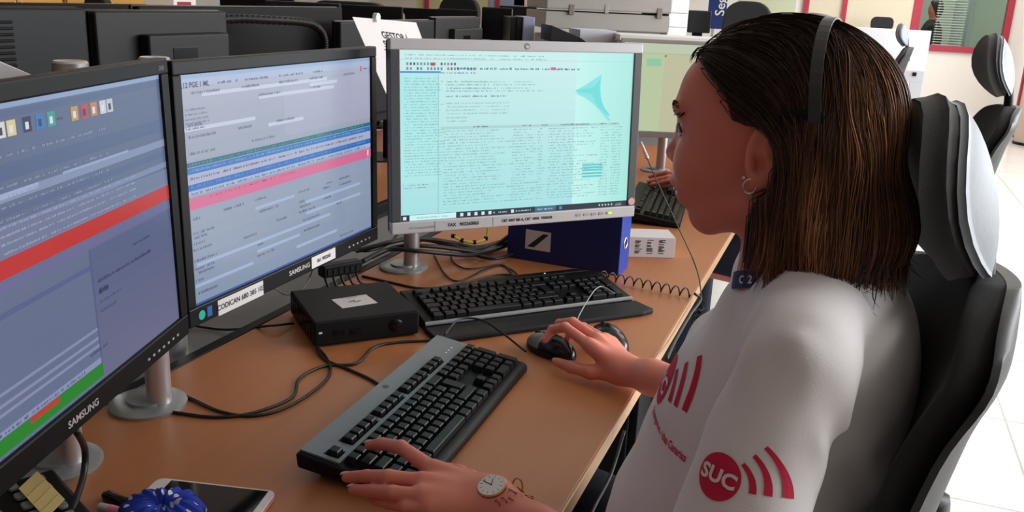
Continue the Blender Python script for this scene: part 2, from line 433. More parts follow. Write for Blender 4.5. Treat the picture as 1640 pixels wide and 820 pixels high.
def make_monitor(name, label, W, H, o, r, up, pole, bez, frame_mat, side_mat, group=None, lip=0.0):
    """o bottom centre of the front face, r right vector, up the panel's up vector"""
    r = Vector(r).normalized(); up = Vector(up).normalized(); y = up.cross(r).normalized()
    root = empty(name, (pole[0], pole[1], 0.74), 0, label, 'monitor', group); I = inv(root)
    T = I @ frame(o, r, y, up)
    bl, br_, bb, bt = bez
    MB().xf(T).box((-W/2, 0, H-bt), (W/2, 0.016, H)).obj('bezel', frame_mat, root, bevel=0.0022)
    MB().xf(T).box((-W/2, 0, 0), (W/2, 0.016, bb)).obj('bezel', frame_mat, root, bevel=0.0022)
    MB().xf(T).box((-W/2, 0.0005, bb), (-W/2+bl, 0.016, H-bt)).obj('side_bezel', side_mat, root, bevel=0.0015)
    MB().xf(T).box((W/2-br_, 0.0005, bb), (W/2, 0.016, H-bt)).obj('side_bezel', side_mat, root, bevel=0.0015)
    bk = MB().xf(T)
    bk.box((-W/2+0.002, 0.016, 0.002), (W/2-0.002, 0.03, H-0.002))
    x0, x1, z0, z1 = -W*0.36, W*0.36, H*0.12, H*0.86
    bk.add([(x0, 0.03, z0), (x1, 0.03, z0), (x1, 0.03, z1), (x0, 0.03, z1), (x0+0.03, 0.062, z0+0.03), (x1-0.03, 0.062, z0+0.03), (x1-0.03, 0.062, z1-0.03), (x0+0.03, 0.062, z1-0.03)],
           [(0, 1, 2, 3), (4, 7, 6, 5), (0, 4, 5, 1), (1, 5, 6, 2), (2, 6, 7, 3), (3, 7, 4, 0)])
    bk.obj('back_cover', black, root, bevel=0.003)
    MB().xf(T).box((-0.05, 0.062, H*0.5-0.05), (0.05, 0.075, H*0.5+0.05)).obj('mounting_plate', grey_metal, root, bevel=0.002)
    ztop = o[2]+H*0.62
    pole_stand(root, I, pole[0], pole[1], ztop)
    c = Vector(o)+up*(H*0.5)+y*0.075; p = Vector((pole[0], pole[1], c.z))
    MB().xf(I).tube([c, c*0.5+p*0.5+Vector((0, 0, 0.0)), p], 0.016, 12).obj('arm', grey_metal, root, smooth=True)
    MB().xf(I).lathe([(0.03, c.z-0.035), (0.03, c.z+0.035)], (pole[0], pole[1], 0), 24).obj('collar', black, root, smooth=True, auto=35)
    return root, T

# left monitor
U1 = (-0.0198, -0.0061, 0.9998)
m1, T1 = make_monitor('computer_monitor', 'nearest lit monitor at left edge with red and green bars on screen', 0.512, 0.345, (-0.674, 0.613, 0.9206), (-0.2939, 0.9558, 0), U1, (-0.885, 0.775), (0.018, 0.018, 0.027, 0.018), black, black)
s = Scr(T1 @ Matrix.Translation((0, 0.0045, 0)))
uL, uR, vB, vT = -0.238, 0.238, 0.027, 0.327
s.grad(uL, vB, uR, vT, (108, 122, 156), (98, 110, 146), 12, 0)
s.grad(0.05, vB, uR, 0.17, (112, 114, 148), (88, 102, 144), 8, 1)
for v0, v1, c in ((0.322, 0.327, (150, 172, 214)), (0.314, 0.32, (88, 104, 148)), (0.292, 0.297, (98, 112, 152)), (0.262, 0.276, (88, 104, 148)), (0.244, 0.252, (140, 154, 192)), (0.232, 0.238, (92, 106, 150)), (0.219, 0.225, (132, 144, 184)), (0.205, 0.212, (86, 98, 142)), (0.195, 0.2, (124, 136, 178))):
    s.r(uL, v0, uR, v1, c, 1)
for i, (u, c) in enumerate(((-0.07, (230, 230, 235)), (-0.055, (235, 220, 150)), (-0.032, (44, 52, 100)), (-0.012, (40, 130, 210)), (0.006, (50, 170, 160)), (0.046, (210, 160, 90)), (0.064, (210, 60, 80)), (0.082, (215, 140, 60)), (0.1, (220, 215, 230)), (0.114, (200, 210, 225)))):
    s.r(u, 0.298, u+0.0125, 0.3115, c, 2)
    s.r(u+0.003, 0.3005, u+0.008, 0.307, (240, 240, 245) if i % 3 else (60, 60, 90), 3)
s.text(0.022, 0.302, 6, (40, 40, 60), 0.004, 0.0017)
for v in (0.282, 0.256, 0.2475, 0.239, 0.228): s.text(uL+0.01, v, 150, (150, 162, 200), 0.0022, 0.0018, 3, 0.45)
s.r(-0.2, 0.247, -0.02, 0.252, (172, 184, 222), 2); s.r(0.02, 0.251, 0.15, 0.2535, (164, 176, 214), 2)
s.r(uL, 0.196, uR, 0.226, (118, 128, 164), 2, 0.2, 0.216)
for v in (0.222, 0.215, 0.208, 0.2): s.text(-0.2, v, 180, (168, 176, 206), 0.0025, 0.0016, 3, 0.3)
s.r(uL, 0.18, uR, 0.197, (206, 34, 34), 4)
s.r(uL, 0.168, uR, 0.178, (108, 112, 160), 2); s.r(uL, 0.147, 0.05, 0.152, (90, 100, 150), 2)
s.r(0.05, 0.04, 0.052, 0.168, (84, 92, 140), 3)
s.text(0.06, 0.13, 56, (44, 46, 92), 0.004, 0.0017, 5, 0.1); s.text(0.06, 0.118, 8, (20, 24, 60), 0.006, 0.002, 5, 0.1)
s.text(0.06, 0.108, 22, (70, 76, 120), 0.003, 0.0016, 5); s.text(0.06, 0.098, 16, (70, 76, 120), 0.003, 0.0016, 5); s.text(0.14, 0.148, 20, (50, 50, 96), 0.003, 0.0016, 5)
for v in (0.082, 0.072, 0.064): s.r(uL, v, 0.05, v+0.003, (146, 152, 188), 2)
s.text(0.03, 0.06, 18, (60, 70, 110), 0.003, 0.0016, 5)
s.r(uL, 0.046, 0.05, 0.052, (150, 158, 196), 3); s.text(-0.2, 0.0475, 110, (80, 84, 120), 0.003, 0.0016, 4, 0.3)
s.r(uL, 0.031, 0.052, 0.0455, (26, 140, 38), 4)
s.r(-0.078, 0.0395, -0.03, 0.0455, (200, 60, 44), 5)
s.text(-0.2, 0.0275, 120, (90, 90, 150), 0.002, 0.0018, 4, 0.3)
s.obj(scr_mat1, m1)
lettering('brand_lettering', 'SAMSUNG', 0.0105, T1 @ Matrix.Translation((0, -0.0006, 0.0125)) @ Matrix.Rotation(PI/2, 4, 'X'), silver, m1, 0.00025, sx=1.2)
lettering('model_lettering', '2243', 0.007, T1 @ Matrix.Translation((0.236, -0.0006, 0.3345)) @ Matrix.Rotation(PI/2, 4, 'X'), grey_metal, m1)
for i in range(7): MB().xf(T1).box((0.14+i*0.013, -0.0008, 0.010), (0.1445+i*0.013, 0.001, 0.0125)).obj('button', silver, m1)

# middle monitor
m2, T2 = make_monitor('computer_monitor', 'middle lit monitor with blue and pink bars and white strip label', 0.512, 0.345, (-0.771, 1.136, 0.9144), (-0.012, 1, 0), (-0.0111, 0, 1), (-0.905, 0.962), (0.016, 0.018, 0.026, 0.018), black, black)
s = Scr(T2 @ Matrix.Translation((0, 0.0045, 0)))
uL, uR, vB, vT = -0.24, 0.238, 0.026, 0.327
s.grad(uL, vB, uR, vT, (130, 148, 174), (170, 176, 196), 14, 0)
s.grad(-0.02, 0.225, uR, 0.3, (166, 170, 194), (172, 174, 200), 4, 1)
s.r(uL, 0.322, uR, vT, (140, 170, 208), 2); s.r(uL, 0.312, uR, 0.321, (166, 182, 214), 2)
s.r(uL, vB, uR, 0.029, (52, 84, 160), 2)
V, F = text_mesh('.12 PGE 1 ML', 0.0095, 0.0002, 0, 'LEFT'); s.mb.add([(uL+0.002+v[0], -0.0012, 0.3135+v[1]) for v in V], F, col=lin(40, 44, 70))
for u, n in ((-0.17, 14), (-0.13, 3), (-0.11, 24), (-0.03, 28), (0.06, 12)): s.text(u, 0.3115, n, (70, 80, 120), 0.0035, 0.0018)
for v, us in ((0.302, (-0.22, -0.12, -0.03, 0.05, 0.15)), (0.288, (-0.08, 0.05)), (0.262, (-0.23,)), (0.247, (-0.23, -0.13, -0.04)), (0.226, (-0.23, -0.1))):
    for u in us: s.text(u, v, random.randint(14, 28), (96, 100, 136), 0.004, 0.0016)
for v in (0.282, 0.276, 0.27, 0.265, 0.258): s.text(-0.234, v, random.randint(18, 34), (110, 116, 150), 0.0028, 0.0014)
for v, u0, u1 in ((0.298, -0.2, 0.1), (0.284, -0.08, 0.12), (0.243, -0.06, 0.03), (0.292, 0.05, 0.13), (0.256, -0.24, -0.09)): s.r(u0, v, u1, v+0.005, (196, 204, 226), 2)
s.r(uL, 0.2105, uR, 0.2165, (32, 112, 134), 3); s.r(uL, 0.2015, uR, 0.2095, (52, 116, 190), 3); s.r(uL, 0.18, uR, 0.188, (42, 108, 190), 3)
s.r(uL, 0.1885, uR, 0.2015, (170, 178, 206), 2); s.r(uL, 0.1735, uR, 0.1795, (168, 184, 212), 2)
s.r(uL, 0.155, uR, 0.1705, (214, 104, 150), 3)
for v, c in ((0.2125, (90, 150, 150)), (0.2045, (110, 170, 220)), (0.194, (70, 76, 110)), (0.1835, (90, 150, 220)), (0.1745, (90, 96, 130))): s.text(-0.232, v, 200, c, 0.0035, 0.0018, 5, 0.35)
s.text(-0.2, 0.166, 90, (140, 60, 110), 0.0025, 0.0018, 5, 0.6)
s.r(0.222, 0.157, 0.231, 0.172, (236, 120, 160), 6); s.r(0.2245, 0.16, 0.2285, 0.169, (230, 220, 235), 7)
for v, us in ((0.141, (-0.232, -0.17, -0.1)), (0.132, (0.01, 0.09, 0.13)), (0.125, (0.08,)), (0.122, (-0.235, -0.09, 0.13)), (0.116, (-0.232, 0.01)), (0.108, (-0.235, 0.01, 0.08)), (0.1, (-0.235, -0.05, 0.01)), (0.092, (-0.13, 0.12)), (0.085, (-0.235, 0.02)), (0.074, (-0.235, -0.1)), (0.068, (-0.228, 0.02)), (0.058, (-0.235, -0.1)), (0.04, (-0.232,)), (0.034, (0.13,))):
    for u in us: s.text(u, v, random.randint(8, 24), (80, 86, 122), 0.0038, 0.0016)
for v, u0, u1 in ((0.128, -0.1, 0.0), (0.112, 0.03, 0.2), (0.094, 0.03, 0.2), (0.078, -0.23, 0.1), (0.064, -0.1, 0.01), (0.05, -0.235, -0.11), (0.046, 0, 0.12)): s.r(u0, v, u1, v+0.0045, (160, 180, 212), 2)
s.r(0.205, 0.305, 0.209, 0.314, (200, 60, 120), 4); s.text(0.215, 0.308, 6, (40, 50, 110), 0.003, 0.0017)
s.obj(scr_mat2, m2)
lettering('brand_lettering', 'SAMSUNG', 0.0105, T2 @ Matrix.Translation((0, -0.0006, 0.013)) @ Matrix.Rotation(PI/2, 4, 'X'), silver, m2, 0.00025, sx=1.2)
for i in range(6): MB().xf(T2).box((0.15+i*0.014, -0.0008, 0.010), (0.1545+i*0.014, 0.001, 0.0125)).obj('button', silver, m2)
def sticker(root, T, u0, v0, u1, v1, txt, size, m=paper, im=ink, lab=None, bold=0.0002, off=0.0):
    o = MB().xf(T).box((u0, -0.0007+off, v0), (u1, -0.0001+off, v1)).obj('sticker', m, root)
    if lab: o['label'] = lab
    V, F = text_mesh(txt, size, bold)
    mb = MB().xf(T @ Matrix.Translation(((u0+u1)/2, -0.0010+off, (v0+v1)/2)) @ Matrix.Rotation(PI/2, 4, 'X')); mb.add(V, F); mb.obj('printing', im, o)
sticker(m2, T2, -0.199, 0.0, -0.096, 0.022, 'CODICAN 680 385 103', 0.0107, lab='white strip label with black capitals')
sticker(m2, T2, 0.034, 0.004, 0.106, 0.0225, '061 900268', 0.0085, lab='small white strip label')
MB().xf(T2).lathe([(0.0065, -0.0006), (0.0065, 0.0)], (-0.232, 0, 0.0125), 20, axis=1).obj('round_badge', mat('teal_badge', (0.02, 0.45, 0.36), 0.4), m2)
MB().xf(T2).box((-0.2215, -0.0006, 0.006), (-0.2115, 0.0, 0.020)).obj('square_badge', mat('blue_badge', (0.02, 0.12, 0.5), 0.4), m2)

# right, silver monitor
R3 = (0.682, 0.7314, 0); U3 = (-0.0392, 0.0366, 0.9986)
m3, T3 = make_monitor('computer_monitor', 'silver framed monitor with bright cyan screen beside the blue binder', 0.505, 0.335, (-0.544, 1.521, 0.943), R3, U3, (-0.895, 1.765), (0.018, 0.018, 0.022, 0.019), silver, mat('side_bezel_grey', (0.06, 0.06, 0.065), 0.4))
s = Scr(T3 @ Matrix.Translation((0, 0.0045, 0)))
uL, uR, vB, vT = -0.2345, 0.2345, 0.022, 0.316
s.grad(uL, vB, uR, vT, (160, 218, 220), (196, 230, 228), 14, 0)
s.grad(0.11, vB, uR, vT, (188, 236, 230), (160, 222, 214), 14, 1, True)
s.r(uL, 0.3, uR, 0.3006, (150, 200, 200), 2)
for v in (0.307, 0.3015): s.text(uL+0.01, v, 120, (120, 170, 176), 0.0022, 0.0018, 3, 0.35)
for v, n, u in ((0.291, 16, uL+0.006), (0.283, 22, uL+0.006)):
    for i in range(n):
        if random.random() < 0.3: continue
        c = random.choice(((90, 110, 130), (120, 150, 160), (70, 90, 110), (150, 120, 140), (90, 150, 170)))
        s.r(u+i*0.0062, v, u+i*0.0062+0.0035, v+0.0045, c, 3)
s.text(-0.13, 0.284, 90, (70, 90, 110), 0.004, 0.0022, 4, 0.35); s.r(0.055, 0.284, 0.066, 0.289, (210, 100, 130), 5); s.r(-0.178, 0.29, -0.171, 0.2955, (200, 60, 90), 5)
s.r(uL, 0.2775, -0.16, 0.281, (90, 150, 200), 3); s.text(-0.16, 0.277, 30, (60, 140, 190), 0.003, 0.0018, 4, 0.3)
s.r(uL, 0.09, -0.165, 0.276, (170, 226, 226), 2); s.r(-0.165, vB, -0.1635, 0.276, (140, 196, 196), 3)
v = 0.268
while v > 0.098: s.text(uL+0.008, v, random.randint(36, 46), (118, 168, 172), 0.0021, 0.0013, 4, 0.3); v -= 0.0049
s.text(uL+0.003, 0.085, 34, (90, 130, 140), 0.002, 0.0014, 4, 0.4); s.text(uL+0.003, 0.08, 28, (70, 110, 120), 0.002, 0.0014, 4, 0.4)
for v in (0.262, 0.257, 0.251, 0.246): s.text(-0.15, v, 44, (110, 150, 158), 0.0028, 0.0016, 4, 0.25); s.text(-0.06, v, random.randint(20, 60), (130, 170, 176), 0.0024, 0.0016, 4, 0.35)
for v in (0.237, 0.225, 0.219, 0.213, 0.207): s.text(-0.15, v, 26, (100, 120, 130) if v > 0.23 else (140, 180, 184), 0.0028, 0.0018, 4, 0.25); s.text(-0.1, v, 32, (96, 120, 130) if v > 0.23 else (150, 190, 194), 0.0028, 0.0018, 4, 0.25)
for v in (0.2, 0.194): s.text(-0.15, v, 20, (130, 176, 180), 0.0028, 0.0016, 4)
s.r(-0.16, 0.181, 0.21, 0.186, (166, 206, 208), 3)
for u, n in ((-0.1, 14), (0.0, 8), (0.04, 6), (0.08, 30), (0.165, 7), (0.19, 8)): s.text(u, 0.1835, n, (110, 100, 110), 0.003, 0.0018, 5, 0.15)
v = 0.177
while v > 0.045:
    for u, n in ((-0.155, random.randint(50, 98)), (-0.02, random.randint(18, 34)), (0.032, random.randint(6, 11)), (0.055, random.randint(30, 70)), (0.168, 12), (0.193, 14)):
        s.text(u, v, n, (116, 160, 164), 0.0022, 0.0013, 4, 0.4)
    v -= 0.0052
for v in (0.105, 0.1, 0.095, 0.089, 0.083): s.r(0.13, v, 0.175, v+0.0035, (90, 196, 200), 2)
blob = [(0.108, 0.247), (0.13, 0.257), (0.15, 0.269), (0.165, 0.2775), (0.163, 0.262), (0.164, 0.244), (0.168, 0.226), (0.176, 0.208), (0.186, 0.194), (0.19, 0.188), (0.182, 0.191), (0.172, 0.2), (0.16, 0.213), (0.146, 0.224), (0.13, 0.234), (0.114, 0.24)]
s.poly(blob, (126, 220, 218), 3)
s.poly([(0.108+(p[0]-0.108)*0.98, 0.247+(p[1]-0.247)*0.3) if p[0] < 0.16 else (p[0]-0.002, 0.24+(p[1]-0.24)*0.8) for p in blob], (104, 212, 212), 4)
s.r(uL, vB, uR, 0.033, (28, 44, 58), 5); s.r(uL+0.016, vB+0.0005, -0.13, 0.0325, (196, 236, 238), 6)
s.r(uL+0.004, 0.0245, uL+0.0068, 0.0272, (240, 245, 250), 7); s.r(uL+0.0072, 0.0245, uL+0.01, 0.0272, (240, 245, 250), 7); s.r(uL+0.004, 0.0276, uL+0.0068, 0.0303, (240, 245, 250), 7); s.r(uL+0.0072, 0.0276, uL+0.01, 0.0303, (240, 245, 250), 7)
s.text(-0.205, 0.026, 36, (140, 176, 180), 0.003, 0.0013, 7)
for i, u in enumerate((-0.122, -0.108, -0.094, -0.08, -0.066, -0.02)): s.r(u, 0.0245, u+0.006, 0.0305, (210, 220, 228), 7)
s.text(-0.056, 0.026, 18, (180, 196, 206), 0.003, 0.0014, 7); s.text(-0.01, 0.026, 18, (180, 196, 206), 0.003, 0.0014, 7)
s.r(0.03, 0.0225, 0.075, 0.0328, (60, 100, 130), 6); s.text(0.036, 0.026, 18, (190, 206, 216), 0.003, 0.0014, 7); s.r(0.082, 0.0245, 0.088, 0.0305, (30, 140, 200), 7)
for i in range(5): s.r(0.17+i*0.007, 0.0255, 0.173+i*0.007, 0.029, (190, 200, 210), 7)
s.text(0.208, 0.0275, 8, (190, 200, 210), 0.002, 0.0014, 7); s.text(0.208, 0.0245, 8, (190, 200, 210), 0.002, 0.0014, 7)
s.obj(scr_mat3, m3)
MB().xf(T3).lathe([(0.0055, -0.0006), (0.0055, 0.0)], (0.004, 0, 0.3255), 20, axis=1).obj('maker_badge', grey_metal, m3)
lettering('badge_letters', 'hp', 0.007, T3 @ Matrix.Translation((0.004, -0.001, 0.3255)) @ Matrix.Rotation(PI/2, 4, 'X'), white_pl, m3, 0.0003)
lettering('model_lettering', 'HP Compaq LA2205wg', 0.0055, T3 @ Matrix.Translation((-0.195, -0.0006, 0.010)) @ Matrix.Rotation(PI/2, 4, 'X'), grey_metal, m3)
sticker(m3, T3, -0.172, 0.002, -0.062, 0.0195, 'FAX   902260865', 0.0085, silver, ink, 'pale strip label reading FAX', 0.0003)
sticker(m3, T3, -0.058, 0.0035, 0.082, 0.0185, 'CBT 4007 BIS A, CBT -4006  7000240', 0.0068, silver, ink, 'pale strip label with printed codes', 0.0003)
for i in range(5): MB().xf(T3).box((0.118+i*0.017, -0.001, 0.0085), (0.129+i*0.017, 0.001, 0.0135)).obj('button', mat('button_grey', (0.35, 0.34, 0.36), 0.4), m3)
MB().xf(T3).box((0.19, -0.0012, 0.0085), (0.198, 0.001, 0.0135)).obj('power_light', mat('lime_indicator', (0.5, 0.6, 0.05), 0.4, emit=(0.6, 0.7, 0.05), estr=0.6), m3)
MB().xf(T3).lathe([(0.0075, -0.0008), (0.0075, 0.0)], (0.2435, 0, 0.031), 20, axis=1).obj('round_sticker', mat('pink_badge', (0.7, 0.35, 0.38), 0.5), m3)

# neighbour's monitor
o4 = atd(1085, 222, 3.13); r4 = np.array([0.93, 0.36, 0.0]); r4 /= np.linalg.norm(r4)
o4 = o4+0.03*r4
m4, T4 = make_monitor('computer_monitor', 'silver monitor with plain cream screen behind the woman\'s face', 0.505, 0.335, tuple(o4), tuple(r4), (0, 0, 1), (o4[0]-0.12, o4[1]+0.2), (0.012, 0.012, 0.022, 0.014), silver, silver)
s = Scr(T4 @ Matrix.Translation((0, 0.0045, 0)))
uL, uR = -0.2405, 0.2405
s.grad(uL, 0.022, uR, 0.321, (196, 196, 164), (200, 198, 166), 6, 0); s.r(uL, 0.286, uR, 0.289, (168, 196, 164), 2); s.r(uL, 0.289, uR, 0.321, (196, 208, 180), 1)
s.r(uL, 0.022, -0.1, 0.286, (190, 208, 168), 1); s.r(-0.16, 0.245, -0.11, 0.27, (150, 206, 168), 2); s.r(-0.1, 0.277, -0.094, 0.284, (110, 130, 110), 3)
s.obj(scr_mat4, m4)

# ------------------------------------------------------------ keyboards
def key_mesh(w, d, h=0.0095):
    g = 0.0009; a, b = w/2-g, d/2-g; t = 0.0028
    mb = MB()
    mb.add([(-a, -b, 0), (a, -b, 0), (a, b, 0), (-a, b, 0), (-a+t*0.6, -b+t*0.5, h*0.85), (a-t*0.6, -b+t*0.5, h*0.85), (a-t*0.6, b-t*0.9, h*0.9), (-a+t*0.6, b-t*0.9, h*0.9),
            (-a+t, -b+t*0.9, h), (a-t, -b+t*0.9, h), (a-t, b-t*1.3, h), (-a+t, b-t*1.3, h)],
           [(0, 3, 2, 1), (0, 1, 5, 4), (1, 2, 6, 5), (2, 3, 7, 6), (3, 0, 4, 7), (4, 5, 9, 8), (5, 6, 10, 9), (6, 7, 11, 10), (7, 4, 8, 11), (8, 9, 10, 11)])
    return mb.mesh('key', key_mat)
_km = {}
def keys(root, u0, v0, zf, slope, pitch=0.019, fgap=0.008, only=None, lim=100):
    """v0: front edge of the key field; zf(v): deck height; slope: tilt angle"""
    L = []
    L.append((0, 5, 1, 1))
    for i in range(12): L.append(([2, 3, 4, 5, 6.5, 7.5, 8.5, 9.5, 11, 12, 13, 14][i], 5, 1, 1))
    for i in range(3): L.append((15.25+i, 5, 1, 1))
    x = 0
    for i in range(13): L.append((i, 4, 1, 1))
    L.append((13, 4, 2, 1))
    L.append((0, 3, 1.5, 1)); L += [(1.5+i, 3, 1, 1) for i in range(12)]
    L.append((0, 2, 1.75, 1)); L += [(1.75+i, 2, 1, 1) for i in range(12)]; L.append((13.75, 2, 1.25, 2))
    L.append((0, 1, 1.25, 1)); L += [(1.25+i, 1, 1, 1) for i in range(11)]; L.append((12.25, 1, 2.75, 1))
    x = 0
    for w in (1.25, 1.25, 1.25, 6.25, 1.25, 1.25, 1.25, 1.25): L.append((x, 0, w, 1)); x += w
    for r_ in (4, 3): L += [(15.25+i, r_, 1, 1) for i in range(3)]
    L.append((16.25, 1, 1, 1)); L += [(15.25+i, 0, 1, 1) for i in range(3)]
    L += [(18.5+i, 4, 1, 1) for i in range(4)]
    for r_ in (3, 2, 1): L += [(18.5+i, r_, 1, 1) for i in range(3)]
    L += [(21.5, 2, 1, 2), (21.5, 0, 1, 2), (18.5, 0, 2, 1), (20.5, 0, 1, 1)]
    for n, (x, r_, w, d) in enumerate(L):
        if (w, d) not in _km: _km[(w, d)] = key_mesh(w*pitch, d*pitch)
        y = v0+(r_+d/2)*pitch+(fgap if r_ == 5 else 0)
        if n >= lim: break
        k = bpy.data.objects.new('key', _km[(w, d)]); COL.objects.link(k); k.parent = root
        k.location = (u0+(x+w/2)*pitch, y, zf(y)); k.rotation_euler = (slope, 0, 0)
    rest = L[lim:]
    if rest:
        mb = MB()
        for (x, r_, w, d) in rest:
            if (w, d) not in _km: _km[(w, d)] = key_mesh(w*pitch, d*pitch)
            y = v0+(r_+d/2)*pitch; me = _km[(w, d)]
            mb.T = Matrix.Translation((u0+(x+w/2)*pitch, y, zf(y))) @ Matrix.Rotation(slope, 4, 'X')
            mb.add([tuple(v.co) for v in me.vertices], [tuple(p.vertices) for p in me.polygons])
        mb.obj('key', key_mat, root)['kind'] = 'stuff'

def slab(mb, u0, u1, pts, mi=None): return mb.prism(pts, u0, u1, axis=0, mi=mi)
# front keyboard with the silver strip
KL, KD = 0.455, 0.168
k1 = empty('computer_keyboard', (-0.435, 0.877, 0.74), math.radians(92.08), 'black keyboard with grey rear strip under the typing left hand', 'keyboard')
zf1 = lambda y: 0.0155+(y/KD)*0.021
mb = MB(); slab(mb, 0, KL, [(0.0, 0.0), (0.0, 0.011), (0.006, 0.0165), (0.133, 0.0335), (KD, 0.0385), (KD+0.002, 0.034), (KD, 0.016), (0.03, 0.002)])
mb.obj('case', black, k1, bevel=0.004, seg=3)
sl = math.atan2(0.021, KD)
# silver strip, with a lip around the function keys
mb = MB(); tk = 0.0012
def deck(mb, u0, u1, v0, v1, lift=0.0045):
    mb.add([(u0, v0, zf1(v0)+lift), (u1, v0, zf1(v0)+lift), (u1, v1, zf1(v1)+lift), (u0, v1, zf1(v1)+lift), (u0, v0, zf1(v0)-0.002), (u1, v0, zf1(v0)-0.002), (u1, v1, zf1(v1)-0.002), (u0, v1, zf1(v1)-0.002)],
           [(0, 1, 2, 3), (4, 7, 6, 5), (0, 4, 5, 1), (1, 5, 6, 2), (2, 6, 7, 3), (3, 7, 4, 0)])
kv = 0.013; fv = kv+5*0.019
deck(mb, 0.006, KL-0.006, fv+0.028, KD-0.002)
deck(mb, 0.006, KL-0.006, fv+0.0005, fv+0.0065)
xs = 0.0135
for a, b in ((0.006, xs-0.0005), (xs+1*0.019+0.0005, xs+2*0.019-0.0005), (xs+6*0.019, xs+6.5*0.019), (xs+10.5*0.019, xs+11*0.019), (xs+15*0.019, xs+15.25*0.019), (xs+18.3*0.019, KL-0.006)): deck(mb, a, b, fv+0.0065, fv+0.028)
mb.obj('silver_strip', kb_silver, k1)
keys(k1, xs, kv, lambda y: zf1(y)+0.002, sl)
for i in range(3): MB().box((0.39+i*0.012, fv+0.016, zf1(fv+0.016)+0.0046), (0.393+i*0.012, fv+0.019, zf1(fv+0.019)+0.0052)).obj('status_light', white_pl, k1)
MB().lathe([(0.005, 0.0), (0.005, 0.0006)], (0.225, KD-0.014, zf1(KD-0.014)+0.0045), 20).obj('maker_badge', black_gloss, k1)
for u in (0.03, KL-0.03): MB().box((u-0.012, KD-0.03, 0), (u+0.012, KD-0.024, 0.018)).obj('foot', black, k1, bevel=0.001)

# second keyboard with palm rest
k2 = empty('computer_keyboard', (-0.636, 1.37, 0.74), math.radians(47.34), 'black keyboard with attached palm rest in front of the silver monitor', 'keyboard')
K2D = 0.218; PR = 0.07; KL2 = 0.465
zf2 = lambda y: 0.0145+((y-PR)/(K2D-PR))*0.019
mb = MB(); slab(mb, 0, KL2, [(PR, 0.0), (PR, 0.013), (PR+0.004, 0.017), (K2D-0.02, 0.034), (K2D, 0.0345), (K2D, 0.014), (PR+0.03, 0)]); mb.obj('case', black, k2, bevel=0.003, seg=3)
mb = MB(); slab(mb, 0, KL2, [(PR-0.0015, 0.0125), (PR-0.0015, 0.0155), (PR+0.003, 0.0185), (PR+0.003, 0.0155)]); mb.obj('front_trim', mat('trim_grey', (0.30, 0.31, 0.33), 0.4, metal=0.3), k2)
mb = MB(); mb.prism([(-0.004, PR-0.002), (-0.004, 0.012), (0.012, 0.0), (KL2-0.02, 0.0), (KL2+0.012, 0.008), (KL2+0.006, PR-0.002)], 0.0, 0.011); mb.obj('palm_rest', darkgrey, k2, bevel=0.004, seg=3)
mb = MB(); mb.prism([(0.17, K2D-0.003), (0.19, K2D+0.018), (KL2-0.05, K2D+0.018), (KL2-0.02, K2D-0.003)], 0.012, 0.036); mb.obj('media_key_panel', black, k2, bevel=0.003)
keys(k2, 0.019, PR+0.008, lambda y: zf2(y)+0.002, math.atan2(0.019, K2D-PR))
MB().box((0.335, K2D+0.004, 0.0355), (0.3375, K2D+0.0065, 0.0366)).obj('status_light', mat('blue_led', (0.1, 0.15, 0.9), 0.3, emit=(0.15, 0.25, 1.0), estr=6), k2)
for u in (0.03, KL2-0.03): MB().box((u-0.012, K2D-0.03, 0), (u+0.012, K2D-0.024, 0.018)).obj('foot', black, k2)

# neighbour's keyboard
k3 = empty('computer_keyboard', (-0.405, 2.47, 0.74), math.radians(97), 'black keyboard beyond the small white box, by the watch hand', 'keyboard')
mb = MB(); slab(mb, 0, KL, [(0.0, 0.0), (0.0, 0.011), (0.006, 0.0165), (0.133, 0.0335), (KD, 0.0385), (KD, 0.016), (0.03, 0.002)]); mb.obj('case', black, k3, bevel=0.004)
keys(k3, xs, kv, lambda y: zf1(y)+0.002, sl)

# ------------------------------------------------------------ things on the desk
DZ = 0.74
def rounded(w, d, r, n=6):
    pts = []
    for cx, cy, a0 in ((w/2-r, d/2-r, 0), (-w/2+r, d/2-r, 90), (-w/2+r, -d/2+r, 180), (w/2-r, -d/2+r, 270)):
        for k in range(n+1):
            a = math.radians(a0+90*k/n); pts.append((cx+r*math.cos(a), cy+r*math.sin(a)))
    return pts
# thin client box
tc = empty('mini_computer', (-0.826, 1.386, DZ), math.radians(47), 'flat black mini computer with small paper note, between two monitors', 'computer')
MB().box((-0.096, -0.094, 0.004), (0.1, 0.092, 0.05)).obj('case', mat('matte_black_case', (0.005, 0.005, 0.0055), 0.55, spec=0.2), tc, bevel=0.004, seg=3)
for x in (-0.08, 0.08):
    for y in (-0.07, 0.07): MB().lathe([(0.009, 0), (0.009, 0.005)], (x, y, 0), 12).obj('foot', black_soft, tc)
MB().xf(Matrix.Translation((0, 0, 0.0502)) @ Matrix.Rotation(0.12, 4, 'Z')).box((-0.034, -0.035, 0), (0.036, 0.018, 0.0006)).obj('paper_note', paper, tc)
lettering('note_writing', 'CLIENTE', 0.008, Matrix.Translation((-0.002, 0.012, 0.0512)) @ Matrix.Rotation(0.12, 4, 'Z'), grey_metal, tc)
MB().tube([(-0.01, -0.012, 0.0512), (0.004, -0.004, 0.0512), (0.0, -0.016, 0.0512), (0.014, -0.01, 0.0512)], 0.0006, 4).obj('note_scribble', ink, tc)
MB().lathe([(0.011, -0.0965), (0.012, -0.0955), (0.012, -0.094)], (0.055, 0, 0.027), 24, axis=1).obj('power_button', black_gloss, tc, smooth=True)
for i in range(2): MB().box((-0.06+i*0.03, -0.0955, 0.02), (-0.042+i*0.03, -0.094, 0.03)).obj('usb_port', black_gloss, tc)
MB().box((-0.088, -0.0955, 0.028), (-0.082, -0.094, 0.031)).obj('indicator', white_pl, tc)
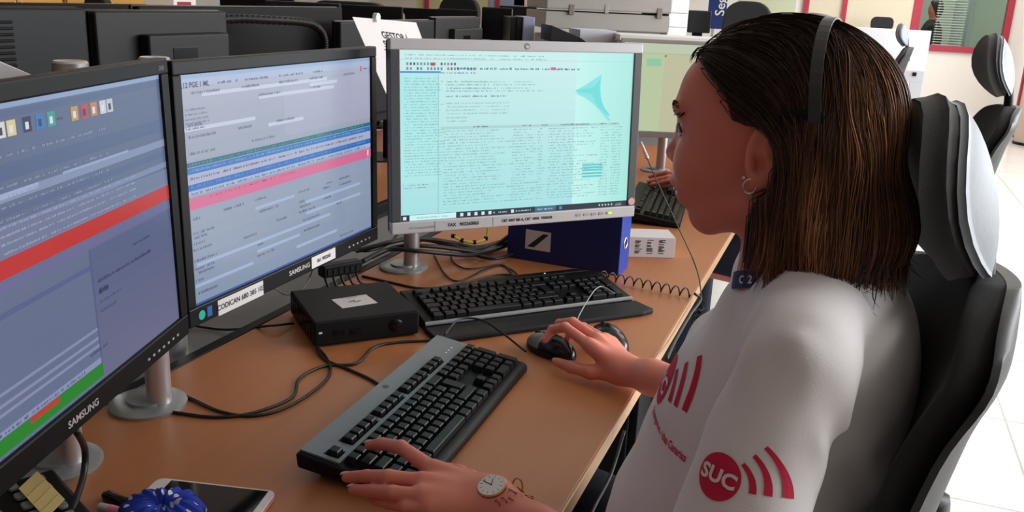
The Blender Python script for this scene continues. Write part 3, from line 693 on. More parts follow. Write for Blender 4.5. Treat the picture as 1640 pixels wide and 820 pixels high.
mb = MB()
for i in range(9): mb.box((-0.0975, -0.07+i*0.016, 0.012), (-0.0955, -0.062+i*0.016, 0.042))
mb.obj('side_vents', black_gloss, tc)

def mouse(name, loc, rz, L, W, H, label, top_m, side_m, cut=0.0):
    t = empty(name, loc, rz, label, 'mouse')
    def body(P):
        d = ell((0, 0, 0.006), (L/2, W/2, H-0.006))(P)
        return smax(smax(d, -(P[:, 2]-0.002), 0.004), -0.0, 0.001) if 0 else smax(d, -(P[:, 2]-0.0015), 0.004)
    P, F = surf_net(body, (-L/2-0.006, -W/2-0.006, -0.004), (L/2+0.006, W/2+0.006, H+0.006), 0.0018)
    put('body', np_mesh('body', P, F, side_m), t)
    def btn(sg):
        def f(P):
            d = ell((0, 0, 0.0063), (L/2+0.0008, W/2+0.0006, H-0.0055))(P)
            d = smax(d, -(ell((0, 0, 0.006), (L/2-0.003, W/2-0.003, H-0.009))(P)), 0.0005)
            d = np.maximum(d, -(P[:, 0]-L*0.08)); d = np.maximum(d, -(P[:, 2]-0.013)); d = np.maximum(d, 0.003-sg*P[:, 1]); return d
        P, F = surf_net(f, (-L/2-0.006, -W/2-0.006, -0.004), (L/2+0.006, W/2+0.006, H+0.006), 0.0015)
        put('button', np_mesh('button', P, F, top_m), t)
    btn(1); btn(-1)
    MB().lathe([(0.009, -0.003), (0.0105, 0), (0.009, 0.003)], (L*0.28, 0, H-0.012), 20, axis=1).obj('wheel', black_gloss, t, smooth=True)
    return t
ma = atz(882, 566, DZ); mouse('computer_mouse', (ma[0], ma[1], DZ), math.radians(158), 0.108, 0.058, 0.037, 'small black mouse with grey buttons held by the right hand', kb_silver, black_gloss)
mb_ = atz(974, 556, DZ); mouse('computer_mouse', (mb_[0], mb_[1], DZ), math.radians(125), 0.118, 0.068, 0.041, 'black mouse lying free behind the right hand', black_gloss, black_gloss)

# smartphone
c = [atz(*q, DZ) for q in ((252, 770), (452, 793))]; ang = math.atan2(c[1][1]-c[0][1], c[1][0]-c[0][0])
ph = empty('smartphone', (*((c[0]+c[1])/2)[:2], DZ), ang, 'white rimmed smartphone with dark screen lying on the desk front', 'phone')
ph.location = ph.location+Vector((math.sin(ang)*0.043, -math.cos(ang)*0.043, 0))
pk = mat('pale_pink_metal', (0.78, 0.55, 0.52), 0.3, metal=0.2)
mb = MB(); mb.prism(rounded(0.158, 0.078, 0.012), 0.0, 0.0085); mb.obj('case', pk, ph, bevel=0.002, seg=3)
mb = MB(); mb.prism(rounded(0.152, 0.072, 0.010), 0.0085, 0.009); mb.obj('front_plate', mat('white_glass', (0.75, 0.72, 0.72), 0.15), ph)
MB().box((-0.058, -0.0335, 0.009), (0.069, 0.0335, 0.0094)).obj('screen', mat('dark_glass', (0.004, 0.004, 0.005), 0.08), ph)
MB().prism(rounded(0.014, 0.003, 0.0014), 0.009, 0.0094).xf(None).obj('earpiece', black, ph).location = (-0.067, 0.008, 0)

# polka dot scrunchie
sc = atz(262, 846, DZ)
sr = empty('polka_dot_scrunchie', (sc[0], sc[1], DZ+0.001), 0.2, 'blue scrunchie with white polka dots lying against the smartphone', 'scrunchie')
mb = MB(); P = []; nth, nph = 72, 16; vs = []; fs = []
def scr_pt(th, phi, off=0.0):
    R = 0.0205; r = 0.019+0.0022*math.sin(13*th)+0.0012*math.sin(29*th+1)+0.0012*math.sin(5*phi+th*3)+off
    return ((R+r*math.cos(phi))*math.cos(th)*1.2, (R+r*math.cos(phi))*math.sin(th), 0.018+r*math.sin(phi)*0.95)
for i in range(nth):
    for j in range(nph): vs.append(scr_pt(2*PI*i/nth, 2*PI*j/nph))
for i in range(nth):
    for j in range(nph): fs.append((i*nph+j, ((i+1) % nth)*nph+j, ((i+1) % nth)*nph+(j+1) % nph, i*nph+(j+1) % nph))
mb.add(vs, fs); mb.obj('fabric', mat('royal_blue_cotton', (0.006, 0.035, 0.42), 0.8, bump=0.2, scale=400), sr, smooth=True)
mb = MB()
for i in range(13):
    for j in range(7):
        th = 2*PI*(i+0.5*(j % 2))/13; phi = 2*PI*j/7
        ring = []
        for k in range(12):
            a = 2*PI*k/12; ring.append(scr_pt(th+0.085*math.cos(a)/(1.1+0.6*math.cos(phi)), phi+0.165*math.sin(a), 0.0006))
        mb.add([scr_pt(th, phi, 0.0009)]+ring, [(0, 1+k, 1+(k+1) % 12) for k in range(12)])
mb.obj('dots', mat('white_dot_print', (0.7, 0.72, 0.74), 0.8), sr)
# tapering tail of the bow
vs = []; fs = []
# black pen cap and pink lighter
a = atz(168, 792, DZ+0.006); b = atz(232, 822, DZ+0.006)
t = empty('marker_pen', (a[0], a[1], DZ), 0, 'black marker pen poking out from the polka dot scrunchie', 'pen'); I = inv(t)
d = Vector(b-a); MB().xf(I).tube([Vector(a)-d*0.0, Vector(a)+d*0.08, Vector(a)+d*0.95, Vector(a)+d*1.0], [0.005, 0.0075, 0.0075, 0.006], 16).obj('barrel', black_gloss, t, smooth=True, auto=50)
MB().xf(I).tube([Vector(a)+d*1.0, Vector(a)+d*1.6], [0.006, 0.0055], 14).obj('grip', black_soft, t, smooth=True, auto=50)
a = atz(160, 812, DZ+0.0065); b = atz(240, 835, DZ+0.0065)
t = empty('lighter', (a[0], a[1], DZ), 0, 'pink lighter at the bottom edge beside the black marker pen', 'lighter'); I = inv(t); d = Vector(b-a)
MB().xf(I).tube([Vector(a)+d*0.2, Vector(a)+d*1.0], [0.0065, 0.0065], 16).obj('body', mat('pink_plastic', (0.75, 0.25, 0.33), 0.3), t, smooth=True, auto=50)
MB().xf(I).tube([Vector(a), Vector(a)+d*0.2], [0.0055, 0.006], 12).obj('cap', silver, t, smooth=True, auto=50)

# desk telephone with sticky note
e0 = atz(80, 748, DZ+0.03); e1 = atz(128, 800, DZ+0.03)
dx = (e1-e0)[:2]; a = math.atan2(dx[1], dx[0])
tp = empty('desk_telephone', (e0[0], e0[1], DZ), a, 'black desk telephone keypad with yellow note at the lower left corner', 'telephone')
mb = MB(); mb.prism([(0.0, 0.0), (0.0, 0.028), (0.19, 0.022), (0.19, 0)], -0.21, 0.004, axis=1); mb.obj('body', black, tp, bevel=0.005, seg=3)
bm_ = mat('grey_phone_button', (0.22, 0.22, 0.22), 0.35)
for r_ in range(5):
    for q in range(5):
        x = 0.02+0.024*q; y = -0.018-0.03*r_
        z = 0.028-x*0.0316
        MB().xf(Matrix.Translation((x, y, z))).prism(rounded(0.015, 0.011, 0.004, 3), 0, 0.004).obj('button', bm_, tp, bevel=0.001)
ye = mat('yellow_note_paper', (0.78, 0.60, 0.24), 0.8)
n0 = inv(tp) @ Vector(atz(60, 755, DZ+0.033)); n1 = inv(tp) @ Vector(atz(104, 800, DZ+0.033)); n2 = inv(tp) @ Vector(atz(30, 783, DZ+0.033))
ex = (n1-n0); ey = (n2-n0)
sn = MB().add([n0, n0+ex, n0+ex+ey, n0+ey, n0+Vector((0, 0, .0006)), n0+ex+Vector((0, 0, .0006)), n0+ex+ey+Vector((0, 0, .0006)), n0+ey+Vector((0, 0, .0006))], [(0, 3, 2, 1), (4, 5, 6, 7), (0, 1, 5, 4), (1, 2, 6, 5), (2, 3, 7, 6), (3, 0, 4, 7)])
sn.T = None; so = sn.obj('sticky_note', ye, tp)
mb = MB()
for k in (0.3, 0.55, 0.8): mb.tube([n0+ey*0.05+ex*k+Vector((0, 0, .0008)), n0+ey*0.95+ex*k+Vector((0, 0, .0008))], 0.00035, 4)
mb.obj('ruled_lines', mat('note_rule_brown', (0.35, 0.25, 0.12), 0.8), so)
MB().tube([(0.03, -0.2, 0.045), (0.05, -0.12, 0.05), (0.05, -0.2, 0.05)], 0.012, 12)

# ring binder standing on the desk
bi = empty('ring_binder', (-0.59, 1.99, DZ), math.radians(-3), 'blue lever arch binder standing upright behind the silver monitor', 'binder')
MB().box((-0.142, -0.0375, 0), (0.14, -0.0345, 0.318)).obj('cover', blue_shaded, bi, bevel=0.0008)
MB().box((-0.142, 0.0345, 0), (0.14, 0.0375, 0.318)).obj('cover', blue_shaded, bi, bevel=0.0008)
MB().box((0.139, -0.0375, 0), (0.142, 0.0375, 0.318)).obj('spine', blue_pl, bi, bevel=0.0008)
mb = MB().lathe([(0.010, 0.1425), (0.015, 0.1425), (0.0155, 0.1445), (0.010, 0.1445)], (0, 0, 0.07), 28, axis=0)
mb = MB(); mb.T = Matrix.Translation((0.1425, 0.0, 0.07)) @ Matrix.Rotation(PI/2, 4, 'Y')
R = []
mb.tube([(0.0125*math.cos(q*PI/16), 0.0125*math.sin(q*PI/16), 0) for q in range(32)], 0.0022, 8, closed=True); mb.obj('finger_ring', metal, bi, smooth=True)
mb = MB(); mb.T = Matrix.Translation((0.1422, 0.0, 0.07)) @ Matrix.Rotation(PI/2, 4, 'Y'); mb.lathe([(0.0108, 0), (0.0108, 0.0006)], n=24); mb.obj('finger_hole', black, bi)
MB().box((-0.135, -0.03, 0.004), (0.125, 0.03, 0.305)).obj('paper_block', paper, bi)
MB().add([(-0.095, -0.0383, 0.03), (-0.03, -0.0383, 0.03), (-0.03, -0.0383, 0.078), (-0.095, -0.0383, 0.078)], [(0, 1, 2, 3)]).obj('label', paper, bi)
mb = MB(); mb.add([(-0.09, -0.0388, 0.036), (-0.072, -0.0388, 0.036), (-0.035, -0.0388, 0.072), (-0.05, -0.0388, 0.072)], [(0, 1, 2, 3)]); mb.obj('label_mark', ink, bi)
# white carton with printed bar label
ca = empty('small_carton', (-0.425, 2.165, DZ), math.radians(24), 'small white carton with printed barcode label, right of the binder', 'box')
MB().box((-0.09, -0.03, 0), (0.056, 0.055, 0.052)).obj('carton', paper, ca, bevel=0.001)
mb = MB()
for g in range(3):
    x = -0.045+g*0.03
    for i in range(14):
        if random.random() < 0.25: continue
        mb.box((x, -0.0306, 0.010+i*0.0026), (x+random.uniform(0.008, 0.018), -0.03, 0.0117+i*0.0026))
mb.obj('barcode', ink, ca)

# ------------------------------------------------------------ cables
def cable(label, pts, r=0.0024, n=8, m=None, name='cable', grp=None):
    t = MB().tube(smooth_path(pts, n), r, 8).obj(name, m or cable_mat, None, smooth=True)
    return tag(t, label, 'cable', grp)
def cz(L, z=DZ+0.0028): return [tuple(atz(p[0], p[1], z if len(p) < 3 else p[2])) for p in L]
cable('black cable looping from the mini computer towards the front keyboard', cz([(505, 552, .745), (520, 575), (560, 592), (598, 610), (640, 640)]), 0.0026)
cable('long black cable curving across the desk below the middle monitor', cz([(200, 636), (250, 620), (300, 636), (350, 658), (400, 666), (450, 656), (500, 628), (528, 600), (524, 575), (508, 556)]), 0.0026)
cable('black cable crossing from the monitor post to the second keyboard', cz([(190, 640), (235, 652), (290, 662), (350, 668), (410, 660), (468, 636), (480, 606), (520, 586), (570, 582), (600, 556), (640, 548), (700, 545)]), 0.0026)
cable('thin black mouse lead running over the palm rest to the held mouse', cz([(712, 536, .765), (735, 512, .768), (770, 512, .766), (800, 530, .757), (842, 563, .752)]), 0.0021)
cable('thin pale lead arching over the second keyboard to the free mouse', cz([(922, 524, .775), (930, 500, .79), (958, 460, .795), (985, 470, .785)]), 0.0012, m=mat('pale_cable', (0.33, 0.33, 0.33), 0.4))
cable('black cable hanging from the left monitor to the telephone', cz([(122, 690, .86), (136, 720, .80), (134, 760, .77), (122, 800, .765), (112, 830, .76)]), 0.004)
cable('dark cable lying between silver post and second keyboard', cz([(580, 442), (625, 452), (680, 462), (740, 454), (800, 440), (850, 446)]), 0.0026)
cable('thin black cable looping behind the second keyboard', cz([(695, 408), (712, 438), (735, 450), (775, 432), (805, 424), (820, 440), (817, 450)]), 0.0019)
cable('thin black cable in a wide curl behind the second keyboard', cz([(722, 400), (725, 418), (745, 430), (775, 428), (800, 424), (825, 436), (832, 452)]), 0.0019)
cable('thick black cable sagging across the back of the desk', cz([(690, 385, .77), (740, 402, .755), (790, 414, .75), (830, 404, .75), (860, 396, .75)]), 0.0045)
cable('short grey cable drooping beneath the middle monitor', cz([(440, 462, .80), (460, 472, .775), (485, 462, .78), (498, 440, .80), (500, 428, .85)]), 0.0016, m=mat('grey_cable', (0.12, 0.12, 0.12), 0.4))
cable('black cable lying along the grey tray under the middle monitor', cz([(300, 520, .712), (360, 528, .712), (430, 522, .75), (470, 518, .745)]), 0.0025)
cable('black cable looping beside the middle monitor lower corner', cz([(560, 400, .80), (590, 402, .76), (620, 392, .76), (640, 372, .78)]), 0.003)
# twisted bundle with ties under the silver monitor
for k, (p, lab) in enumerate((((640, 388), 'black power cable in the bundle left of the silver post top'), ((652, 384), 'black power cable in the bundle right of the silver post top'), ((664, 392), 'lowest black cable of the bundle under the silver monitor'), ((650, 396), 'thick black cable passing in front of the silver post'))):
    x, y = p
    cable(lab, cz([(x-70, y+14+k*3, .78), (x-30, y+4, .79), (x+20, y-6+k*4, .79), (x+75, y+2+k*3, .77), (x+110, y+12, .755), (x+150, y+6-k*3, .755), (x+178, y-12, .78)]), 0.0055)
yp = [Vector(q) for q in cz([(726, 378, .80), (740, 385, .79), (760, 388, .785), (778, 382, .79), (782, 366, .81)])]
y_ = cable('yellow cable loop bound with black ties under the silver monitor', yp, 0.0035, m=mat('yellow_cable', (0.62, 0.50, 0.06), 0.4))
for i, q in enumerate(yp[:4]): 
    tt = MB().tube([q+Vector((-0.004, 0, 0)), q+Vector((0.004, 0, 0))], 0.0052, 10).obj('cable_tie', black, y_)
def coil(label, a, b, turns, R, r=0.0018, sag=0.0, up=(0, 0, 1)):
    a = Vector(a); b = Vector(b); d = (b-a); dn = d.normalized(); s_ = dn.cross(Vector(up)).normalized(); u_ = s_.cross(dn); pts = []
    N = turns*14
    for i in range(N+1):
        t = i/N; th = 2*PI*turns*t; pts.append(a+d*t+s_*R*math.cos(th)+u_*(R*math.sin(th)-sag*4*t*(1-t)))
    return tag(MB().tube(pts, r, 6).obj('coiled_cord', cable_mat, None, smooth=True), label, 'cable')
coil('black coiled telephone cord stretched along the desk right of the second keyboard', atz(962, 440, DZ+0.013), atz(1108, 470, DZ+0.013), 10, 0.0095)
coil('short black coiled cord hanging below the desk edge', atz(1122, 485, .70), atz(1108, 545, .58), 7, 0.010)
cable('black cord running off the desk edge beside the white sleeve', [tuple(atz(1112, 470, DZ+0.012)), tuple(atz(1122, 480, DZ)), tuple(atx(1105, 505, -0.25)), tuple(atx(1082, 545, -0.25)), tuple(atx(1068, 575, -0.24))], 0.003)
pth = [Vector(atd(1029, 232, 2.0)), Vector(atd(1040, 262, 1.95)), Vector(atd(1062, 312, 1.85)), Vector(atd(1090, 372, 1.72)), Vector(atd(1116, 432, 1.62)), Vector(atz(1124, 478, .70))]
cable('thin olive headset lead slanting down beside the white carton', pth, 0.0014, m=mat('olive_cable', (0.07, 0.06, 0.03), 0.5))
t = MB().tube([pth[0]+Vector((-0.004, 0, 0.006)), pth[0]*0.3+pth[1]*0.7], [0.0022, 0.0042], 10).obj('cable_sleeve', white_pl, None, smooth=True); tag(t, 'white conical sleeve at the top of the olive headset lead', 'cable sleeve')
cable('black lead hanging below the desk front beside the white shirt', [tuple(atx(1000, 690, -0.25)), tuple(atx(978, 760, -0.25)), tuple(atx(952, 812, -0.25)), tuple(atx(930, 860, -0.25))], 0.0025)
# dark adaptor bundle clipped under the middle monitor
t = empty('cable_adaptor', tuple(atz(545, 430, .80)), math.radians(60), 'black cable adaptor block under the right end of the middle monitor', 'adaptor')
MB().box((-0.045, -0.014, -0.012), (0.045, 0.014, 0.014)).obj('housing', black, t, bevel=0.004)
for i in range(6): MB().box((-0.036+i*0.013, -0.0155, -0.006), (-0.029+i*0.013, -0.013, 0.006)).obj('connector', darkgrey, t)
for i in range(5): MB().tube(smooth_path([(-0.04+i*0.018, 0, 0), (-0.035+i*0.018, -0.015, -0.03), (-0.02+i*0.02, -0.005, -0.045), (0.0+i*0.016, 0.01, -0.055)], 5), 0.0028, 8).obj('lead', cable_mat, t, smooth=True)

# ------------------------------------------------------------ monitors of the opposite row (backs) and beyond
def monitor_back(label, x, y0, y1, ztop, H, kind, m=charcoal, rz=0, rake=0.0):
    W = y1-y0; root = empty('computer_monitor', (x, (y0+y1)/2, ztop-H-0.12), rz, label, 'monitor', None)
    T = Matrix.Translation((0, 0, 0.12)) @ Matrix.Rotation(rake, 4, 'Y')
    MB().xf(T).box((-0.012, -W/2, 0), (0.0, W/2, H)).obj('bezel', black_gloss, root, bevel=0.003)
    MB().xf(T).box((0.0, -W/2+0.002, 0.002), (0.022, W/2-0.002, H-0.002)).obj('back_cover', m, root, bevel=0.006, seg=3)
    MB().xf(T).add([(-0.0123, -W/2+0.015, 0.02), (-0.0123, -W/2+0.015, H-0.015), (-0.0123, W/2-0.015, H-0.015), (-0.0123, W/2-0.015, 0.02)], [(0, 1, 2, 3)]).obj('screen', black_gloss, root)
    MB().lathe([(0.1, 0), (0.1, 0.006), (0.03, 0.01)], (-0.03, 0, -(ztop-H-0.12-0.74)), 32).obj('base_plate', darkgrey, root, smooth=True, auto=40)
    MB().box((0.0, -0.03, -(ztop-H-0.12-0.74)+0.008), (0.02, 0.03, 0.12+H*0.4)).obj('stand', black, root, bevel=0.003)
    if kind == 'vents':
        for i in range(11): MB().xf(T).box((0.0215, -W/2+0.03, H*0.62+i*0.0105), (0.0262, W*0.17, H*0.62+i*0.0105+0.0052)).obj('vent_rib', black_soft, root, bevel=0.0018)
        MB().xf(T).box((0.022, W*0.22, 0.02), (0.026, W*0.235, H*0.62)).obj('seam', black_gloss, root)
    if kind == 'box':
        b = MB().xf(T).box((0.02, -W*0.22, 0.03), (0.05, W*0.42, H*0.86)).obj('electronics_housing', m, root, bevel=0.006, seg=3)
        MB().xf(T).box((0.0495, -0.02, H*0.55), (0.0515, 0.055, H*0.78)).obj('socket_recess', black_gloss, b, bevel=0.002)
        for i in range(7): MB().xf(T).box((0.05, -0.033, H*0.5+i*0.011), (0.052, -0.026, H*0.5+i*0.011+0.005)).obj('vent_slot', black_gloss, b)
    if kind == 'hump':
        MB().xf(T).box((0.02, -W*0.3, H*0.1), (0.045, W*0.3, H*0.7), taper=0.0).obj('electronics_housing', m, root, bevel=0.01, seg=3)
    return root
cg = mat('slate_monitor_plastic', (0.010, 0.0115, 0.013), 0.5, spec=0.22, bump=0.05, scale=700)
monitor_back('dark monitor back with horizontal ribs at the top left corner', -1.4, 0.84, 1.352, 1.297, 0.35, 'vents', cg)
monitor_back('dark monitor back with square socket recess, second from the left edge', -1.4, 1.368, 1.765, 1.292, 0.34, 'box', charcoal)
monitor_back('wide black monitor back behind a ribbed hose, third from the left', -1.72, 1.83, 2.80, 1.29, 0.42, 'plain', black_soft)
monitor_back('slate grey monitor back directly behind the hanging paper sign', -1.62, 2.62, 3.33, 1.25, 0.36, 'hump', cg)
monitor_back('small grey monitor back right of the paper sign', -1.62, 3.34, 3.80, 1.26, 0.34, 'box', mat('warm_grey_plastic', (0.018, 0.018, 0.017), 0.5, spec=0.25))
monitor_back('black monitor back far left, only its top edge showing', -2.3, 1.2, 2.52, 1.272, 0.4, 'plain', black_soft)
# ribbed hose
pts = [atx(*q, -1.52) for q in ((350, 31), (390, 30), (430, 32), (470, 34), (497, 38), (512, 48), (519, 62), (520, 80), (518, 110))]
t = empty('ribbed_hose', tuple(pts[0]), 0, 'black ribbed hose bending down in front of the wide black monitor', 'hose'); I = inv(t)
sp = smooth_path(pts, 14); rr = [0.011+0.0022*math.sin(i*2.1) for i in range(len(sp))]
MB().xf(I).tube(sp, rr, 12).obj('hose', black, t, smooth=True)
MB().xf(I).tube([sp[-1], Vector((sp[-1][0], sp[-1][1], 0.742))], 0.013, 12).obj('holder', black, t, smooth=True)
# posts of the opposite row
for (px, py, lab) in ((112, 97, 'short brushed steel post rising left behind the nearest monitor'), (247, 91, 'brushed steel post just showing above the nearest monitor corner')):
    q = atx(px, py, -1.06); t = empty('monitor_post', (q[0], q[1], 0.705), 0, lab, 'post')
    MB().lathe([(0.05, 0), (0.05, 0.008), (0.025, 0.01)]).obj('base', metal_dark, t)
    MB().lathe([(0.0245, 0.008), (0.0245, q[2]-0.705-0.003), (0.022, q[2]-0.705), (0.0, q[2]-0.705-0.004)], n=32).obj('tube', metal, t, smooth=True, auto=35)
# sheet of paper at left edge
def card(label, corners, name='paper_sheet', cat='paper', th=0.001, m=paper):
    a = [Vector(c) for c in corners]; n = (a[1]-a[0]).cross(a[3]-a[0]).normalized()*th
    t = empty(name, tuple(a[3]), 0, label, cat); I = inv(t)
    MB().xf(I).add([*a, *[q-n for q in a]], [(0, 1, 2, 3), (4, 7, 6, 5), (0, 4, 5, 1), (1, 5, 6, 2), (2, 6, 7, 3), (3, 7, 4, 0)]).obj('sheet', m, t)
    return t, I, a
card('white sheet of paper sticking up behind the nearest monitor at the left edge', [atx(-60, 75, -1.0), atx(0, 98, -1.0), atx(70, 128, -1.0), atx(-40, 200, -1.05)])
# paper sign GESTOR
S = [Vector(atx(564, 27, -1.25)), Vector(atx(666, 37, -1.17)), Vector(atx(690, 100, -1.12)), Vector(atx(612, 128, -1.2))]
S = [Vector(atx(564, 27, -1.22)), Vector(atx(666, 36, -1.22)), Vector(atx(712, 160, -1.22)), Vector(atx(618, 150, -1.22))]
t, I, a = card('leaning white paper sign lettered GESTOR between middle and silver monitors', S, 'paper_sign', 'sign')
ux = (a[1]-a[0]).normalized(); vy = (a[0]-a[3]).normalized(); nn = Vector((1, 0, 0))
TT = lambda px, py: I @ frame(Vector(atx(px, py, -1.2185)), (Vector(atx(680, 62, -1.2185))-Vector(atx(612, 52, -1.2185))), vy, nn)
lettering('sign_lettering', 'GESTOR I', 0.036, TT(633, 59), ink, t, 0.0009)
lettering('sign_lettering', 'SUPERV', 0.036, TT(632, 73), ink, t, 0.0009)
lettering('sign_lettering', 'TURNO', 0.033, TT(634, 86), ink, t, 0.0009)
MB().xf(I).lathe([(0.012, -0.006), (0.012, 0.006)], tuple(atx(603, 28, -1.215)), 16, axis=0).obj('clip', white_pl, t)
q_ = atx(672, 110, -1.228); MB().xf(I).tube([tuple(q_), (q_[0], q_[1], 0.742)], 0.006, 8).obj('holder_rod', black, t)
MB().xf(I).lathe([(0.04, 0.705), (0.04, 0.712)], (q_[0], q_[1], 0), 20).obj('holder_base', black, t)

# ---- far furniture, each thing at its own distance
def chair_back(label, px, py, dep, w, h, m=chair_fab, rz=0.0):
    c = atd(px, py, dep); t = empty('office_chair', (c[0], c[1], 0), rz, label, 'chair', None); z = c[2]
    pts = rounded(w, h, min(w, h)*0.38, 6)
    MB().xf(Matrix.Translation((0, 0, z-h/2))).prism(pts, -0.03, 0.03, axis=1).obj('backrest', m, t, bevel=0.012, seg=3)
    MB().xf(Matrix.Translation((0, -0.25, 0.47))).prism(rounded(w, 0.45, 0.1), -0.04, 0.03).obj('seat', m, t, bevel=0.01)
    MB().tube([(0, 0.05, z-h*0.6), (0, 0.06, 0.6), (0, -0.1, 0.44)], 0.025, 8).obj('back_bar', black, t, smooth=True)
    MB().lathe([(0.03, 0.1), (0.03, 0.44)], (0, -0.2, 0), 16).obj('column', black, t, smooth=True)
    for k in range(5):
        a = 2*PI*k/5; MB().tube([(0, -0.2, 0.12), (0.28*math.cos(a), -0.2+0.28*math.sin(a), 0.07)], 0.02, 8).obj('base_leg', black, t)
        MB().lathe([(0.028, -0.02), (0.028, 0.02)], (0.28*math.cos(a), -0.2+0.28*math.sin(a), 0.028), 12, axis=0).obj('caster', black, t)
    return t
chair_back('black office chair back left of the orange cupboards gap', 156, -8, 5.2, 0.17, 0.22)
chair_back('black chair back on the far row, left of the pale sphere', 560, 2, 4.6, 0.5, 0.30)
chair_back('black round chair headrest beneath the red posts', 737, -8, 5.6, 0.27, 0.26)
chair_back('small dark chair back seen above the white desk screens', 1414, 27, 10.8, 0.26, 0.16)
def far_monitor(label, px0, px1, py0, py1, dep, m=black, tilt=0.0):
    a = atd(px0, py0, dep); b = atd(px1, py0, dep); c = atd((px0+px1)/2, py1, dep); W = float(np.linalg.norm(b-a)); H = abs(a[2]-c[2])
    rz = math.atan2(b[1]-a[1], b[0]-a[0]); t = empty('computer_monitor', ((a[0]+b[0])/2, (a[1]+b[1])/2, 0.74), rz, label, 'monitor'); z1 = (a[2]+b[2])/2-0.74
    MB().box((-W/2, -0.01, z1-H), (W/2, 0.025, z1)).obj('back_cover', m, t, bevel=0.006)
    MB().box((-W/2+0.01, 0.025, z1-H+0.01), (W/2-0.01, 0.027, z1-0.01)).obj('screen', black_gloss, t)
    MB().box((-0.03, 0.03, 0.01), (0.03, 0.045, z1-H*0.5)).obj('stand', black, t, bevel=0.003)
    MB().lathe([(0.1, 0), (0.1, 0.01)], (0, 0.03, 0), 24).obj('base_plate', black, t)
    return t
for a in ((548, 645, 9, 40, 4.0, black_soft, 'black monitor back just above the hanging paper sign'),
          (700, 766, 15, 44, 4.3, black_soft, 'black monitor back under the round headrest, right of the low one'),
          (352, 470, -12, 20, 4.0, black_soft, 'black monitor back above the ribbed hose'),
          (425, 545, 3, 26, 3.7, darkgrey, 'grey topped monitor back left of the far chair'),
          (640, 704, 13, 40, 5.6, black, 'low black monitor left of the round headrest'),
          (772, 822, 12, 66, 4.4, black_gloss, 'glossy black monitor left of the printer'),
          (800, 860, 10, 30, 5.6, black, 'small black monitor just left of the grey copier'),
          (1104, 1140, 17, 54, 5.2, darkgrey, 'dark grey monitor beside the blue banner')):
    far_monitor(a[6], a[0], a[1], a[2], a[3], a[4], a[5])
# far desks carrying them
for (x, y, L, lab) in ((-4.1, 4.3, 3.4, 'beech desk row beyond the opposite monitors'), (-2.6, 8.4, 4.0, 'beech desk row near the far wall')):
    t = empty('office_desk', (x, y, 0), 0, lab, 'desk')
    MB().box((-0.75, -L/2, 0.715), (0.75, L/2, 0.74)).obj('worktop', wood, t, bevel=0.002)
    for sx in (-0.68, 0.68):
        for sy in (-1, 0, 1): MB().box((sx-0.03, sy*(L/2-0.1)-0.03, 0), (sx+0.03, sy*(L/2-0.1)+0.03, 0.715)).obj('leg', white_pl, t)

# orange cupboards along the left wall
for i, y in enumerate((3.4, 4.3, 5.2, 6.1)):
    t = empty('cupboard', (-6.0, y, 0), 0, ['orange veneered cupboard, leftmost of the four at the left wall', 'orange veneered cupboard, second from left at the left wall', 'orange veneered cupboard, third from left at the left wall', 'orange veneered cupboard, rightmost of the four at the left wall'][i], 'cupboard', 'orange cupboards along the left wall')
    MB().box((-0.4, -0.43, 0.05), (0, 0.43, 2.0)).obj('body', orange_wood, t, bevel=0.002)
    for s_ in (-1, 1):
        dd = MB().box((0, min(0.005*s_, 0.425*s_), 0.07), (0.02, max(0.005*s_, 0.425*s_), 1.98)).obj('door', orange_wood, t, bevel=0.002)
        MB().tube([(0.035, 0.03*s_, 1.0), (0.035, 0.03*s_, 1.15)], 0.006, 8).obj('handle', metal, dd)
    MB().box((-0.38, -0.41, 0), (-0.02, 0.41, 0.05)).obj('plinth', black, t)
q = atx(272, 3, -5.2)
t = empty('storage_box', (q[0], q[1], 1.0), 0, 'white box with red stripes on the counter by the orange cupboards', 'box')
MB().box((-0.15, -0.13, 0), (0.15, 0.13, 0.3)).obj('carton', white_pl, t, bevel=0.003)
for i in range(4): MB().box((0.15, -0.09, 0.04+i*0.06), (0.152, 0.07, 0.075+i*0.06)).obj('stripe', red_paint, t)
t = empty('side_counter', (q[0], q[1]+0.5, 0), 0, 'white counter under the red striped box', 'counter')
MB().box((-0.25, -1.2, 0), (0.25, 1.2, 0.97)).obj('body', white_pl, t, bevel=0.003); MB().box((-0.27, -1.22, 0.97), (0.27, 1.22, 1.0)).obj('top', white_pl, t, bevel=0.003)
# dome on a stand put in for a person's head on the far row
q = atd(638, 20, 5.0); t = empty('dome_stand_in', (q[0], q[1], 0), 0, 'small pale dome standing in for a head above the far desk row', 'dome')
MB().lathe([(0.0, q[2]+0.02), (0.02, q[2]+0.012), (0.035, q[2]-0.01), (0.04, q[2]-0.05), (0.02, q[2]-0.1)][::-1]).obj('dome', mat('tan_dome', (0.3, 0.2, 0.14), 0.6), t, smooth=True); MB().lathe([(0.12, 0), (0.02, 0.02), (0.015, q[2]-0.08)]).obj('foot', beige_paint, t)
t.name = 'domed_head_stand_in'; t['category'] = 'lamp'

